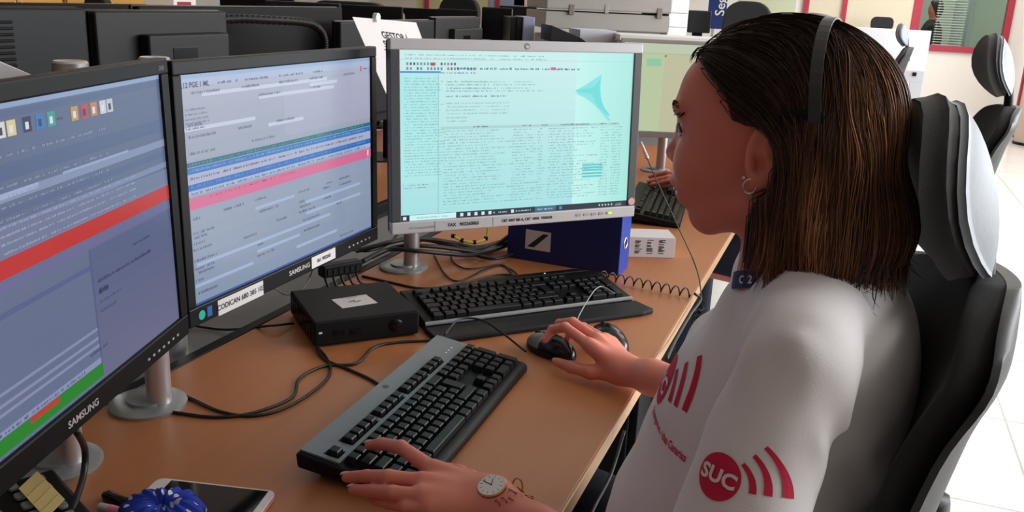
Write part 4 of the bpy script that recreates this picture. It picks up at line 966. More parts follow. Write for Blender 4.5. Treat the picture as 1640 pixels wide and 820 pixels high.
# copier
def fbox(t, T, px0, px1, py0, py1, name, m, d0, d1, bev=0.004):
    pass
c = atd(872, 45, 4.5); cR = atd(1072, 54, 4.62); rz = math.atan2(cR[1]-c[1], cR[0]-c[0]); W = float(np.linalg.norm((cR-c)[:2]))
cp = empty('office_copier', (c[0], c[1], 0), rz, 'large grey beige office copier with paper trays behind the silver monitor', 'copier')
cm = mat('copier_beige', (0.30, 0.275, 0.25), 0.5); zz = c[2]
MB().box((0, 0, zz), (W, 0.5, zz+0.085)).obj('scanner_body', cm, cp, bevel=0.006)
MB().box((0.0, -0.01, zz+0.095), (W, 0.5, zz+0.165)).obj('lid', cm, cp, bevel=0.008)
MB().box((0.25*W, 0.02, zz+0.165), (W*0.98, 0.45, zz+0.26)).obj('document_feeder', mat('copier_pale', (0.42, 0.40, 0.37), 0.5), cp, bevel=0.01)
for u in (0.2, 0.9): MB().box((W*u-0.014, -0.014, zz+0.07), (W*u+0.014, 0.0, zz+0.12)).obj('hinge', mat('copier_brown', (0.16, 0.12, 0.1), 0.5), cp, bevel=0.002)
MB().box((W*0.46, -0.013, zz+0.085), (W*0.49, 0.0, zz+0.128)).obj('latch', cm, cp, bevel=0.002)
MB().box((W*0.42, 0.03, zz-0.04), (W*0.94, 0.45, zz)).obj('neck', cm, cp, bevel=0.004)
MB().box((0.05, 0.05, 0.0), (W-0.02, 0.5, zz-0.04)).obj('cabinet', cm, cp, bevel=0.006)
MB().box((W*0.98, 0.0, zz-0.02), (W*1.14, 0.45, zz+0.34)).obj('side_unit', white_pl, cp, bevel=0.004)
for i in range(3): MB().box((W*0.98+0.004, -0.001, zz+0.07*i+0.03), (W*1.14-0.004, 0.0005, zz+0.07*i+0.033)).obj('seam', grey_metal, cp)
a = atd(885, 62, 4.1); b = atd(980, 62, 4.1)
t = empty('paper_stack', (float(atd(930, 60, 4.15)[0]), float(atd(930, 60, 4.15)[1]), float(atd(930, 66, 4.15)[2])-0.02), rz, 'stack of pale paper in a dark tray in front of the copier', 'paper')
MB().box((-0.03, -0.1, 0), (0.14, 0.12, 0.055)).obj('paper', mat('lilac_paper', (0.55, 0.55, 0.62), 0.7), t, bevel=0.001)
MB().prism([(-0.17, 0.0), (-0.17, 0.07), (-0.03, 0.02), (0.0, 0.0)], -0.12, 0.1, axis=1).obj('tray', darkgrey, t, bevel=0.002)
t.location.z = float(atd(930, 66, 4.15)[2])
t4 = empty('side_cabinet', (t.location.x-0.1, t.location.y+0.03, 0), rz, 'grey cabinet under the paper stack before the copier', 'cabinet')
MB().box((-0.06, -0.12, 0), (0.25, 0.13, t.location.z-0.003)).obj('body', mat('cabinet_grey', (0.2, 0.2, 0.2), 0.5), t4, bevel=0.003)
# white shelf top line in front
a = atd(985, 62, 3.9); b = atd(1142, 64, 3.9)
t = empty('low_cabinet', ((a[0]+b[0])/2, (a[1]+b[1])/2, 0), math.atan2(b[1]-a[1], b[0]-a[0]), 'white topped low cabinet just above the cream screen', 'cabinet')
W2 = float(np.linalg.norm((b-a)[:2]))
MB().box((-W2/2+0.02, 0, (a[2]+b[2])/2-0.012), (W2/2+0.05, 0.25, (a[2]+b[2])/2+0.012)).obj('top', white_pl, t, bevel=0.002)
MB().box((-W2/2+0.01, 0.02, 0), (W2/2, 0.24, (a[2]+b[2])/2-0.012)).obj('body', mat('cabinet_grey'), t, bevel=0.002)
# folders and papers left of the copier
for i, (px, w, m_, lab) in enumerate(((846, 0.055, mat('lavender_folder', (0.25, 0.28, 0.42), 0.5), 'pale lavender folder standing left of the copier'), (831, 0.03, black_soft, 'black folder standing left of the lavender folder'), (822, 0.03, black, 'narrow black folder left of the other black folder'))):
    q = atd(px, 60, 4.15); t = empty('standing_folder', (q[0], q[1], 0.9), rz, lab, 'folder', None)
    MB().box((-w/2, 0, 0), (w/2, 0.22, float(atd(px, 27, 4.15)[2])-0.9)).obj('folder', m_, t, bevel=0.003)
    MB().box((-w*0.3, -0.001, 0.1), (w*0.3, 0.0, 0.2)).obj('spine_label', paper, t)
q = atd(848, 70, 4.2); t = empty('printer_table', (q[0]-0.02, q[1]+0.12, 0), rz, 'narrow white table under the standing folders', 'table')
MB().box((-0.13, -0.16, 0.87), (0.06, 0.16, 0.9)).obj('top', white_pl, t, bevel=0.002)
for sx in (-0.11, 0.04):
    for sy in (-0.13, 0.13): MB().box((sx-0.012, sy-0.012, 0), (sx+0.012, sy+0.012, 0.87)).obj('leg', white_pl, t)
t = empty('wall_poster', tuple(aty(812, 4, FY-0.03)), 0, 'blue grey poster on the far wall above the folders', 'poster'); MB().box((-0.09*3, -0.01, -0.2), (0.09*3, 0.0, 0.5)).obj('sheet', mat('blue_grey_print', (0.25, 0.28, 0.38), 0.7), t)
t = empty('wall_poster', tuple(aty(832, 2, FY-0.03)), 0, 'orange poster on the far wall above the folders', 'poster'); MB().box((-0.08, -0.01, -0.06), (0.08, 0.0, 0.5)).obj('sheet', mat('orange_print', (0.7, 0.36, 0.05), 0.7), t)

# blue banner with vertical lettering
q = aty(1143, 46, 6.6); t = empty('blue_banner', (q[0], q[1], 0), 0, 'dark blue roll-up banner with white upright lettering beside dark monitor', 'banner'); z = q[2]
MB().xf(Matrix.Rotation(-0.12, 4, 'Z')).box((-0.055, 0, z), (0.075, 0.008, 2.0)).obj('sheet', mat('navy_banner', (0.012, 0.03, 0.16), 0.6), t)
MB().box((-0.02, 0.01, 0.02), (0.0, 0.02, 2.0)).obj('pole', metal, t); MB().box((-0.15, -0.1, 0), (0.17, 0.1, 0.03)).obj('foot', metal_dark, t)
lettering('banner_lettering', 'Seguridad', 0.095, Matrix.Rotation(-0.12, 4, 'Z') @ Matrix.Translation((0.035, -0.004, z+0.275)) @ Matrix.Rotation(PI/2, 4, 'X') @ Matrix.Rotation(PI/2, 4, 'Z'), white_pl, t, 0.001)
# white desk screens far right
q = aty(1445, 48, 8.3); z = float(aty(1440, 47, 8.3)[2])
xa, xb = float(aty(1385, 45, 8.3)[0]), float(aty(1492, 49, 8.3)[0])
t = empty('desk_divider', ((xa+xb)/2, 8.3, 0), 0, 'tall white desk divider with grey frame behind the woman\'s hair', 'divider'); hw = (xb-xa)/2
MB().box((-hw-0.4, 0, z-0.33), (hw, 0.03, z)).obj('panel', mat('cool_white_panel', (0.62, 0.63, 0.65), 0.6), t, bevel=0.002)
MB().box((-hw-0.4, 0.0, z-0.42), (hw, 0.03, z-0.33)).obj('rail', mat('cool_grey_rail', (0.45, 0.46, 0.49), 0.5), t, bevel=0.002)
MB().box((hw-0.1, 0.0, 0), (hw, 0.04, z-0.42)).obj('leg', mat('cool_grey_rail'), t, bevel=0.002); MB().box((-hw-0.4, 0.0, 0), (-hw-0.3, 0.04, z-0.42)).obj('leg', mat('cool_grey_rail'), t)
MB().box((hw-0.09, -0.01, z-0.37), (hw-0.06, 0.0, z-0.34)).obj('hook', black, t)

# ------------------------------------------------------------ task chairs with headrest
def wing(mb, cx, cz, ry, rz_, depth, thick, tilt, n=22, m=12, back=False, k=1.0):
    """bowl shaped oval shell: concave towards -x"""
    vs = []; fs = []
    def pt(rr, a, off):
        y = ry*rr*math.cos(a); z = rz_*rr*math.sin(a)
        x = -depth*(y/ry)**2*1.0 - 0.012*(z/rz_)**2+off*(1-0.55*rr**4)
        xr = x*math.cos(tilt)+z*math.sin(tilt); zr = -x*math.sin(tilt)+z*math.cos(tilt)
        return (cx+xr, y, cz+zr)
    for off, sgn in ((-thick/2, 1), (thick/2, -1)):
        o = len(vs)
        vs.append(pt(0, 0, off))
        for j in range(1, m+1):
            for i in range(n): vs.append(pt(j/m, 2*PI*i/n, off))
        for i in range(n): 
            f = (o, o+1+i, o+1+(i+1) % n); fs.append(f if sgn < 0 else f[::-1])
        for j in range(m-1):
            for i in range(n):
                a = o+1+j*n; f = (a+i, a+n+i, a+n+(i+1) % n, a+(i+1) % n); fs.append(f if sgn < 0 else f[::-1])
    a = 1+(m-1)*n; b = 1+m*n+a
    for i in range(n): fs.append((a+i, b+i, b+(i+1) % n, a+(i+1) % n))
    mb.add(vs, fs); return mb
def shell(mb, rows, thick, n=16, inset=0.0):
    """rows: (x, z, halfwidth, wrap); surface concave towards -x"""
    vs = []; fs = []
    for side in (0, 1):
        for (x, z, w, wr) in rows:
            for i in range(n+1):
                s_ = -1+2*i/n; w_ = max(w-inset, 0.001)
                e = 1-0.5*abs(s_)**6
                vs.append((x-wr*s_*s_+(thick*e if side else 0), s_*w_, z))
    R = len(rows); N = n+1
    for j in range(R-1):
        for i in range(n):
            fs.append((j*N+i, j*N+i+1, (j+1)*N+i+1, (j+1)*N+i)); o = R*N
            fs.append((o+j*N+i, o+(j+1)*N+i, o+(j+1)*N+i+1, o+j*N+i+1))
        for i in (0, n):
            o = R*N; f = (j*N+i, (j+1)*N+i, o+(j+1)*N+i, o+j*N+i); fs.append(f if i == 0 else f[::-1])
    for j in (0, R-1):
        for i in range(n):
            o = R*N; f = (j*N+i, o+j*N+i, o+j*N+i+1, j*N+i+1); fs.append(f if j == 0 else f[::-1])
    mb.add(vs, fs); return mb
def resample(rows, k=5):
    out = [tuple(r_) for r_ in smooth_path([np.array(r_, float) for r_ in rows], k)]; return out
BR = resample([(0.030, 0.50, 0.17, 0.02), (0.0, 0.58, 0.195, 0.03), (-0.014, 0.70, 0.196, 0.055), (-0.004, 0.85, 0.200, 0.06), (0.018, 0.98, 0.195, 0.056), (0.034, 1.05, 0.185, 0.04), (0.042, 1.09, 0.13, 0.03), (0.045, 1.108, 0.06, 0.01)])
def task_chair(name, label, loc, rz, head=(0.0, 1.19, 0.145, 0.105)):
    t = empty(name, loc, rz, label, 'chair')
    shell(MB(), BR, 0.045, inset=0.012).obj('back_cushion', chair_fab, t, smooth=True, sub=1)
    shell(MB(), [(x+0.030, z, w, wr) for x, z, w, wr in BR], 0.014).obj('back_shell', mat('dark_shell_plastic', (0.032, 0.034, 0.036), 0.5, spec=0.3), t, smooth=True, auto=50)
    hx, hz, hy, hr = head
    wing(MB(), hx, hz, hy, hr, 0.045, 0.05, -0.30).obj('headrest_cushion', chair_fab2, t, smooth=True, sub=1)
    wing(MB(), hx+0.024, hz+0.0, hy*0.985, hr*0.96, 0.045, 0.016, -0.30).obj('headrest_shell', grey_shell, t, smooth=True, sub=1)
    MB().tube([(hx+0.03, 0, hz-0.03), (hx+0.04, 0, hz-0.1), (0.062, 0, 1.0)], 0.013, 10).obj('headrest_bracket', black, t, smooth=True)
    MB().xf(Matrix.Translation((-0.23, 0, 0.47))).prism(rounded(0.46, 0.48, 0.12), -0.04, 0.035).obj('seat', chair_fab, t, bevel=0.02, seg=4)
    MB().tube([(0.045, 0, 0.85), (0.07, 0, 0.62), (0.02, 0, 0.45), (-0.2, 0, 0.41)], 0.028, 10).obj('back_bar', black, t, smooth=True)
    for s_ in (-1, 1):
        a = MB().tube(smooth_path([(-0.12, s_*0.21, 0.43), (-0.04, s_*0.30, 0.45), (0.03, s_*0.32, 0.56), (0.01, s_*0.325, 0.66), (-0.06, s_*0.325, 0.69)], 6), 0.016, 12).obj('arm_support', grey_shell, t, smooth=True)
        MB().xf(Matrix.Translation((-0.13, s_*0.325, 0.70))).prism(rounded(0.24, 0.085, 0.04), -0.012, 0.012).obj('arm_pad', black_soft, t, bevel=0.008, seg=3)
    MB().lathe([(0.03, 0.1), (0.03, 0.3), (0.02, 0.3), (0.02, 0.43)], (-0.22, 0, 0), 20).obj('column', metal_dark, t, smooth=True, auto=40)
    MB().tube([(-0.2, -0.16, 0.415), (-0.2, -0.28, 0.42)], [0.006, 0.012], 10).obj('lever', black, t, smooth=True)
    for k in range(5):
        a = 2*PI*k/5+0.3
        MB().tube([(-0.22, 0, 0.12), (-0.22+0.31*math.cos(a), 0.31*math.sin(a), 0.075)], [0.032, 0.018], 10).obj('base_leg', black, t, smooth=True)
        MB().lathe([(0.03, -0.022), (0.03, 0.022)], (-0.22+0.31*math.cos(a), 0.31*math.sin(a), 0.03), 16, axis=0).obj('caster', black, t)
    return t
task_chair('office_chair', 'black task chair with grey backed headrest that the woman in white sits on', (0.088, 0.965, 0), math.radians(8), (0.020, 1.195, 0.120, 0.090))
ch2 = task_chair('office_chair', 'black task chair with curved headrest standing empty in the aisle, upper right', (0.375, 2.99, 0), math.radians(4), (0.015, 1.225, 0.125, 0.092))
ch3 = task_chair('office_chair', 'small distant task chair in front of the white desk divider', (0.46, 8.0-0.6, 0), 0, (0.0, 1.2, 0.12, 0.09))
q = atd(1448, 50, 7.0); ch3.location = (q[0], q[1], q[2]-1.2)
ch3.location.z = 0
chair_back('tall black round chair back above the crown of the woman\'s head', 1200, 2, 5.0, 0.27, 0.30)

# ------------------------------------------------------------ people
_a = math.radians(13); FW = np.array([-math.cos(_a)*0.9965+math.sin(_a)*-0.083, -math.cos(_a)*0.083+math.sin(_a)*0.9965, 0.0]); FW /= np.linalg.norm(FW); LF = np.array([-FW[1], FW[0], 0.0]); UPV = np.array([0, 0, 1.0])
EAR = atd(1200, 250, 0.86); HC = EAR-0.075*LF
HM = np.array([FW, LF, UPV])             # rows: world -> head axes
def toH(P): return (P-HC)@HM.T
def toW(Q): return HC+Q@HM
skin = mat('skin', (0.76, 0.27, 0.185), 0.48, noise=0.2, scale=14, col2=(0.68, 0.19, 0.13), bump=0.03, sss=0.12, spec=0.4)
nail_m = mat('fingernail', (0.72, 0.40, 0.34), 0.25)
shirt_m = mat('white_cotton_jersey', (0.80, 0.76, 0.77), 0.9, bump=0.12, scale=500, sheen=0.1)
navy_cloth = mat('navy_cloth', (0.008, 0.014, 0.03), 0.85, bump=0.2, scale=300)
logo_red = mat('crimson_print', (0.60, 0.006, 0.055), 0.7)
logo_white = mat('white_print', (0.78, 0.72, 0.74), 0.8)
f32 = np.float32

def both(fn):
    a = fn(1); b = fn(-1); return lambda P: np.minimum(a(P), b(P))
FS = 1.10
def head_sdf(Q0):
    Q = Q0.copy(); Q[:, 0] = np.where(Q0[:, 0] > 0, Q0[:, 0]*FS, Q0[:, 0])
    d = ell((-0.018, 0, 0.035), (0.103, 0.074, 0.078))(Q)
    d = smin(d, ell((0.044, 0, 0.042), (0.064, 0.060, 0.060))(Q), 0.03)
    d = smin(d, ell((0.038, 0, -0.014), (0.060, 0.055, 0.066))(Q), 0.03)
    d = smin(d, both(lambda s: ell((0.066, s*0.030, -0.024), (0.030, 0.024, 0.025)))(Q), 0.022)   # cheeks
    d = smin(d, both(lambda s: ell((0.091, s*0.024, 0.034), (0.013, 0.026, 0.009)))(Q), 0.014)    # brow ridges
    d = smax(d, -both(lambda s: ell((0.108, s*0.033, 0.012), (0.017, 0.016, 0.0125)))(Q), 0.012)   # eye sockets
    d = smin(d, both(lambda s: ell((0.0795, s*0.031, 0.012), (0.0142, 0.0150, 0.0135)))(Q), 0.004)  # lids
    d = smin(d, ell((0.080, 0, -0.048), (0.026, 0.028, 0.026))(Q), 0.016)
    d = smin(d, rcone((0.094, 0, 0.018), (0.1085, 0, -0.013), 0.0075, 0.0085)(Q), 0.014)            # nose
    d = smin(d, ell((0.110, 0, -0.018), (0.0095, 0.0085, 0.008))(Q), 0.008)
    d = smin(d, both(lambda s: ell((0.100, s*0.011, -0.0215), (0.010, 0.0068, 0.0065)))(Q), 0.006)
    d = smax(d, -both(lambda s: ell((0.1045, s*0.0062, -0.0275), (0.0045, 0.0026, 0.0035)))(Q), 0.002)
    d = smin(d, ell((0.100, 0, -0.045), (0.010, 0.020, 0.0065))(Q), 0.008)                          # upper lip
    d = smin(d, ell((0.087, 0, -0.064), (0.0105, 0.018, 0.0065))(Q), 0.007)                        # lower lip
    d = smax(d, -ell((0.103, 0, -0.0555), (0.016, 0.026, 0.0028))(Q), 0.003)                        # mouth line
    d = smin(d, ell((0.064, 0, -0.081), (0.0185, 0.020, 0.0155))(Q), 0.014)                          # chin
    d = smin(d, both(lambda s: rcone((-0.006, s*0.048, -0.050), (0.051, s*0.014, -0.083), 0.016, 0.012))(Q), 0.026)  # jaw
    d = smin(d, ell((0.020, 0, -0.056), (0.048, 0.046, 0.032))(Q), 0.02)
    d = smin(d, rcone((-0.040, 0, -0.05), (-0.040, 0.0, -0.20), 0.053, 0.060)(Q), 0.018)            # neck
    # ears
    a = 0.2; R = np.array([[math.cos(a), math.sin(a), 0], [-math.sin(a), math.cos(a), 0], [0, 0, 1]])
    for s in (1, -1):
        Re = np.array([[math.cos(a), s*math.sin(a), 0], [-s*math.sin(a), math.cos(a), 0], [0, 0, 1]]).T
        c = np.array([-0.0155, s*0.0775, 0.001])
        e = ell(c, (0.0190, 0.0085, 0.0335), Re)(Q)
        e = smin(e, ell(c+np.array([0.006, -s*0.002, -0.025]), (0.0085, 0.006, 0.0095))(Q), 0.006)
        e = smax(e, -ell(c+np.array([0.0010, s*0.0085, 0.005]), (0.0128, 0.0068, 0.0245), Re)(Q), 0.002)
        e = smin(e, ell(c+np.array([-0.003, s*0.0035, 0.007]), (0.0055, 0.0022, 0.014), Re)(Q), 0.004)
        e = smax(e, -ell(c+np.array([0.005, s*0.004, -0.006]), (0.0062, 0.0065, 0.0085))(Q), 0.003)
        e = smin(e, ell(c+np.array([0.0115, s*0.001, -0.008]), (0.0038, 0.0042, 0.0055))(Q), 0.003)
        d = smin(d, e, 0.004)
    return d

def chain(pts, rs, k=0.003):
    fs = [rcone(pts[i], pts[i+1], rs[i], rs[i+1]) for i in range(len(pts)-1)]
    def f(P):
        d = fs[0](P)
        for g in fs[1:]: d = smin(d, g(P), k)
        return d
    return f
def hand_sdf(fingers, thumb, wrist, elbow, wr, er, palm_r=0.0125):
    """fingers: list of 4 chains [mcp, pip, dip, tip]; radii per finger"""
    fr = [(0.0098, 0.0086, 0.0078, 0.0066), (0.0100, 0.0088, 0.0079, 0.0067), (0.0096, 0.0084, 0.0075, 0.0064), (0.0088, 0.0074, 0.0066, 0.0057)]
    ch = [chain(f, r) for f, r in zip(fingers, fr)]
    w = np.array(wrist, float)
    mc = [np.array(f[0], float) for f in fingers]
    side = (mc[3]-mc[0]); side /= np.linalg.norm(side)
    rows = [rcone(w+side*o, m, wr*0.72, palm_r) for m, o in zip(mc, (-0.014, -0.005, 0.005, 0.014))]
    th = chain(thumb, (0.0145, 0.0115, 0.0098, 0.0078), 0.006)
    e = np.array(elbow, float); dv = (e-w)
    arm = [rcone(w-dv*0.02, w+dv*0.25, wr, wr*1.12), rcone(w+dv*0.25, w+dv*0.7, wr*1.12, er), rcone(w+dv*0.7, e, er, er)]
    def f(P):
        d = rows[0](P)
        for g in rows[1:]: d = smin(d, g(P), 0.014)
        for c in ch: d = np.minimum(d, 1e9) if 0 else smin(d, c(P), 0.0035)
        # keep fingers apart: blending only happens with the palm
        d = smin(d, th(P), 0.010)
        a = arm[0](P)
        for g in arm[1:]: a = smin(a, g(P), 0.02)
        return smin(d, a, 0.022)
    return f
Lw = atz(792, 806, 0.797); Le = np.array([-0.062, 0.700, 0.79])
L_f = [[atz(694, 752, .811), atz(642, 716, .814), atz(612, 711, .800), atz(592, 713, .789)],
       [atz(676, 772, .811), atz(622, 764, .813), atz(588, 763, .799), atz(556, 764, .787)],
       [atz(676, 795, .807), atz(628, 789, .808), atz(595, 786, .795), atz(566, 784, .783)],
       [atz(692, 818, .800), atz(650, 812, .798), atz(622, 806, .788), atz(600, 801, .778)]]
L_t = [atz(775, 785, .790), atz(752, 768, .786), atz(735, 758, .784), atz(721, 751, .782)]
left = hand_sdf(L_f, L_t, Lw, Le, 0.0245, 0.037)
Rw = atz(1000, 592, .772); Re_ = np.array([-0.085, 1.235, 0.80])
R_f = [[atz(943, 552, .802), atz(905, 524, .815), atz(884, 528, .803), atz(872, 544, .787)],
       [atz(955, 543, .802), atz(917, 516, .816), atz(896, 518, .803), atz(884, 532, .787)],
       [atz(968, 544, .795), atz(934, 524, .797), atz(916, 530, .78), atz(908, 545, .762)],
       [atz(980, 550, .785), atz(955, 535, .782), atz(940, 538, .77), atz(930, 548, .755)]]
R_t = [atz(985, 596, .768), atz(945, 596, .762), atz(915, 588, .760), atz(892, 580, .758)]
right = hand_sdf(R_f, R_t, Rw, Re_, 0.0225, 0.034)

parts = []
P, F = surf_net(lambda P: head_sdf(toH(P)), HC+np.array([-0.145, -0.12, -0.20]), HC+np.array([0.145, 0.12, 0.15]), 0.0021); parts.append((P, F))
P, F = surf_net(left, np.minimum(L_f[1][3], L_f[3][3])+np.array([-0.02, -0.04, -0.03]), np.array([-0.02, 0.93, 0.85]), 0.0017)
bl = np.array(P); parts.append((P, F))
P, F = surf_net(right, np.array([-0.52, 1.19, 0.735]), np.array([-0.03, 1.50, 0.85]), 0.0017); parts.append((P, F))
SHL = np.array([-0.018, 0.792, 1.050]); SHR = np.array([-0.055, 1.115, 1.035])
def under(P):
    d = ell((-0.02, 0.955, 0.95), (0.09, 0.13, 0.16))(P)
    d = smin(d, ell((-0.02, 0.95, 0.60), (0.12, 0.15, 0.2))(P), 0.1)
    d = smin(d, rcone((0.0, 0.955, 1.12), (-0.01, 0.955, 1.0), 0.05, 0.06)(P), 0.05)
    d = smin(d, rcone(SHL, Le, 0.042, 0.036)(P), 0.05); d = smin(d, rcone(SHR, Re_, 0.042, 0.034)(P), 0.05)
    for hy, ky in ((0.86, 0.83), (1.06, 1.18)):
        d = smin(d, rcone((-0.01, hy, 0.53), (-0.38, ky, 0.56), 0.07, 0.055)(P), 0.04); d = smin(d, rcone((-0.38, ky, 0.55), (-0.36, ky, 0.1), 0.05, 0.036)(P), 0.03)
    return d
P, F = surf_net(under, (-0.5, 0.6, 0.02), (0.2, 1.35, 1.2), 0.011); parts.append((P, F))
OR = np.array([0.0, 0.955, 0.0])
VP = []; FF = []; o = 0
for P, F in parts: VP.append(P-OR); FF.append(F+o); o += len(P)
bme = np_mesh('person', np.concatenate(VP), np.concatenate(FF), skin)
w1 = put('person', bme); w1.location = OR
tag(w1, 'woman in white logo t-shirt seated in profile, typing and holding a mouse', 'person')
IW = Matrix.Translation(-OR)
def child(name, P, F, m, parent=None, cols=None):
    return put(name, np_mesh(name, np.asarray(P)-OR, F, m, cols), parent or w1)

# fingernails
def nail(tip, dip, up, parent):
    tip = np.array(tip); d = tip-np.array(dip); d /= np.linalg.norm(d); up = np.array(up, float); up -= d*(up@d); up /= np.linalg.norm(up); s = np.cross(d, up)
    c = tip+up*0.0058+d*0.0020; vs = []; fs = []
    for i in range(7):
        for j in range(7):
            u = -1+2*i/6; v = -1+2*j/6; l = 0.0062; w = 0.0048*(1-0.25*max(0, abs(u)-0.6)/0.4)
            vs.append(tuple(c+d*u*l+s*v*w+up*(0.0013-0.0022*v*v-0.0010*u*u*(u > 0))))
    for i in range(6):
        for j in range(6): fs.append((i*7+j, i*7+j+1, (i+1)*7+j+1, (i+1)*7+j))
    mb = MB().xf(IW).add(vs, fs); ob = mb.obj('fingernail', nail_m, parent, smooth=True)
    so = ob.modifiers.new('solid', 'SOLIDIFY'); so.thickness = 0.0006
for f in L_f[:4]: nail(f[3], f[2], (0.0, 0.1, 1), w1)
nail(L_t[3], L_t[2], (-0.1, -0.2, 1), w1)
nail(R_t[3], R_t[2], (0, -0.4, 1), w1); nail(R_f[0][3], R_f[0][2], (-1, 0, .4), w1)

# t-shirt
SLV_L = SHL+(Le-SHL)*0.80; SLV_R = SHR+(Re_-SHR)*0.62
def cap3(a, b, r): return rcone(a, b, r, r)
NK = HC+np.array([0.034, -0.004, -0.15])
def folds(P, d):
    L = [((-0.02, .735, 1.09), (0.06, .80, .97), .006, .016), ((0.05, .79, .99), (0.09, .87, .90), .005, .018), ((0.02, .73, 1.05), (0.07, .80, .93), -.005, .014),
         ((0.03, .73, 1.0), (0.075, .81, .86), .007, .015), ((0.05, .76, .93), (0.07, .80, .80), -.008, .016), ((-0.05, .745, 1.09), (-0.095, .70, .95), .004, .012), ((-.02, .72, 1.10), (-.05, .65, .94), -.003, .016),
         ((-.06, .79, 1.07), (-.105, .79, .86), -.010, .020), ((-0.14, .93, .86), (-0.04, .80, .80), .006, .018), ((-0.18, .95, .80), (-0.08, .80, .73), .006, .018), ((-.13, .9, .93), (-.08, .80, .87), .005, .016), ((-.14, 1.0, 1.0), (-.09, .84, .93), .005, .02)]
    for a, b, amp, w in L:
        dist = cap3(a, b, 0.0)(P); d = d-1.5*amp*np.exp(-(dist/w)**2)
    return d
def shirt_sdf(P):
    d = ell((0.004, 0.965, 1.005), (0.100, 0.150, 0.115))(P)
    d = smin(d, ell((-0.034, 0.965, 0.88), (0.134, 0.150, 0.15))(P), 0.06)
    d = smin(d, ell((-0.062, 0.965, 0.74), (0.150, 0.155, 0.16))(P), 0.06)
    d = smin(d, ell((-0.03, 0.955, 0.60), (0.165, 0.17, 0.12))(P), 0.06)
    d = smin(d, rcone(SHL+np.array([0.004, 0, 0]), (0.0, 0.95, 1.085), 0.050, 0.058)(P), 0.03)
    d = smin(d, rcone(SHR, (0.0, 0.96, 1.085), 0.050, 0.058)(P), 0.03)
    d = smin(d, both(lambda s: ell((-0.078, 0.972+s*0.066, 0.945), (0.062, 0.064, 0.066)))(P), 0.04)
    e = rcone(SHL, SLV_L, 0.052, 0.060)(P)
    e = smax(e, ((P-SLV_L)@((Le-SHL)/np.linalg.norm(Le-SHL))), 0.004)
    d = smin(d, e, 0.022)
    e = rcone(SHR, SLV_R, 0.052, 0.056)(P); d = smin(d, e, 0.022)
    d = smin(d, ell((-0.048, 0.960, 1.043), (0.050, 0.068, 0.036))(P), 0.03)
    d = folds(P, d)
    # crumple
    x, y, z = P[:, 0], P[:, 1], P[:, 2]
    d = d-0.0016*np.sin(38*x+55*z+7*np.sin(11*y))*np.sin(31*y-24*z+2)
    # neck opening
    d = smax(d, -rcone(NK+np.array([0.018, 0, 0.0]), NK+np.array([0.004, 0, 0.12]), 0.046, 0.054)(P), 0.008)
    d = smax(d, 0.56-z, 0.01)
    return d
SP, SF = surf_net(shirt_sdf, (-0.28, 0.60, 0.54), (0.16, 1.24, 1.19), 0.0052)
# relax the grid pattern
def relax(P, F, it=3):
    P = P.copy(); n = len(P)
    E = np.concatenate([F[:, [0, 1]], F[:, [1, 2]], F[:, [2, 3]], F[:, [3, 0]]])
    for _ in range(it):
        acc = np.zeros_like(P); c = np.zeros(n)
        np.add.at(acc, E[:, 0], P[E[:, 1]]); np.add.at(c, E[:, 0], 1); np.add.at(acc, E[:, 1], P[E[:, 0]]); np.add.at(c, E[:, 1], 1)
        P = P*0.4+0.6*acc/np.maximum(c, 1)[:, None]
    return P
SP = relax(SP, SF, 4)
shirt = child('shirt', SP, SF, shirt_m)
bvh = BVHTree.FromPolygons([Vector(p) for p in SP], [tuple(map(int, f)) for f in SF])
def decal(name, V, F, px, py, udir, m, off, parent, size=1.0, vdir=None):
    hit, n, _, _ = bvh.ray_cast(Vector(CAM_O), Vector(ray(px, py)).normalized())
    if hit is None: print('decal miss', name); return
    n = n if n.dot(Vector(ray(px, py))) < 0 else -n
    u = Vector(udir); u = (u-n*u.dot(n)).normalized(); v = n.cross(u)
    vs = []
    for q in V:
        p = hit+u*q[0]*size+v*q[1]*size
        h, nn, _, _ = bvh.ray_cast(p+n*0.04, -n, 0.12)
        if h is None: h, nn = p-n*0.004, n
        if nn.dot(n) < 0: nn = -nn
        vs.append(tuple(h+nn*off))
    return MB().xf(IW).add(vs, F).obj(name, m, parent)
def disc(r, rings=7, n=40):
    V = [(0, 0)]; F = []
    for j in range(1, rings+1):
        for i in range(n): V.append((r*j/rings*math.cos(2*PI*i/n), r*j/rings*math.sin(2*PI*i/n)))
    for i in range(n): F.append((0, 1+i, 1+(i+1) % n))
    for j in range(rings-1):
        for i in range(n): F.append((1+j*n+i, 1+(j+1)*n+i, 1+(j+1)*n+(i+1) % n, 1+j*n+(i+1) % n))
    return V, F
def strip(p0, p1, p2, w, n=14):
    V = []; F = []
    for i in range(n+1):
        t = i/n; p = [(1-t)**2*p0[k]+2*t*(1-t)*p1[k]+t*t*p2[k] for k in (0, 1)]
        d = [2*(1-t)*(p1[k]-p0[k])+2*t*(p2[k]-p1[k]) for k in (0, 1)]; L = math.hypot(*d); nx, ny = -d[1]/L, d[0]/L
        ww = w*(0.8+0.4*t)
        for q in (-1, 0, 1): V.append((p[0]+nx*ww*q/2, p[1]+ny*ww*q/2))
    for i in range(n):
        for q in (0, 1): F.append((i*3+q, i*3+q+1, i*3+q+4, i*3+q+3))
    return V, F
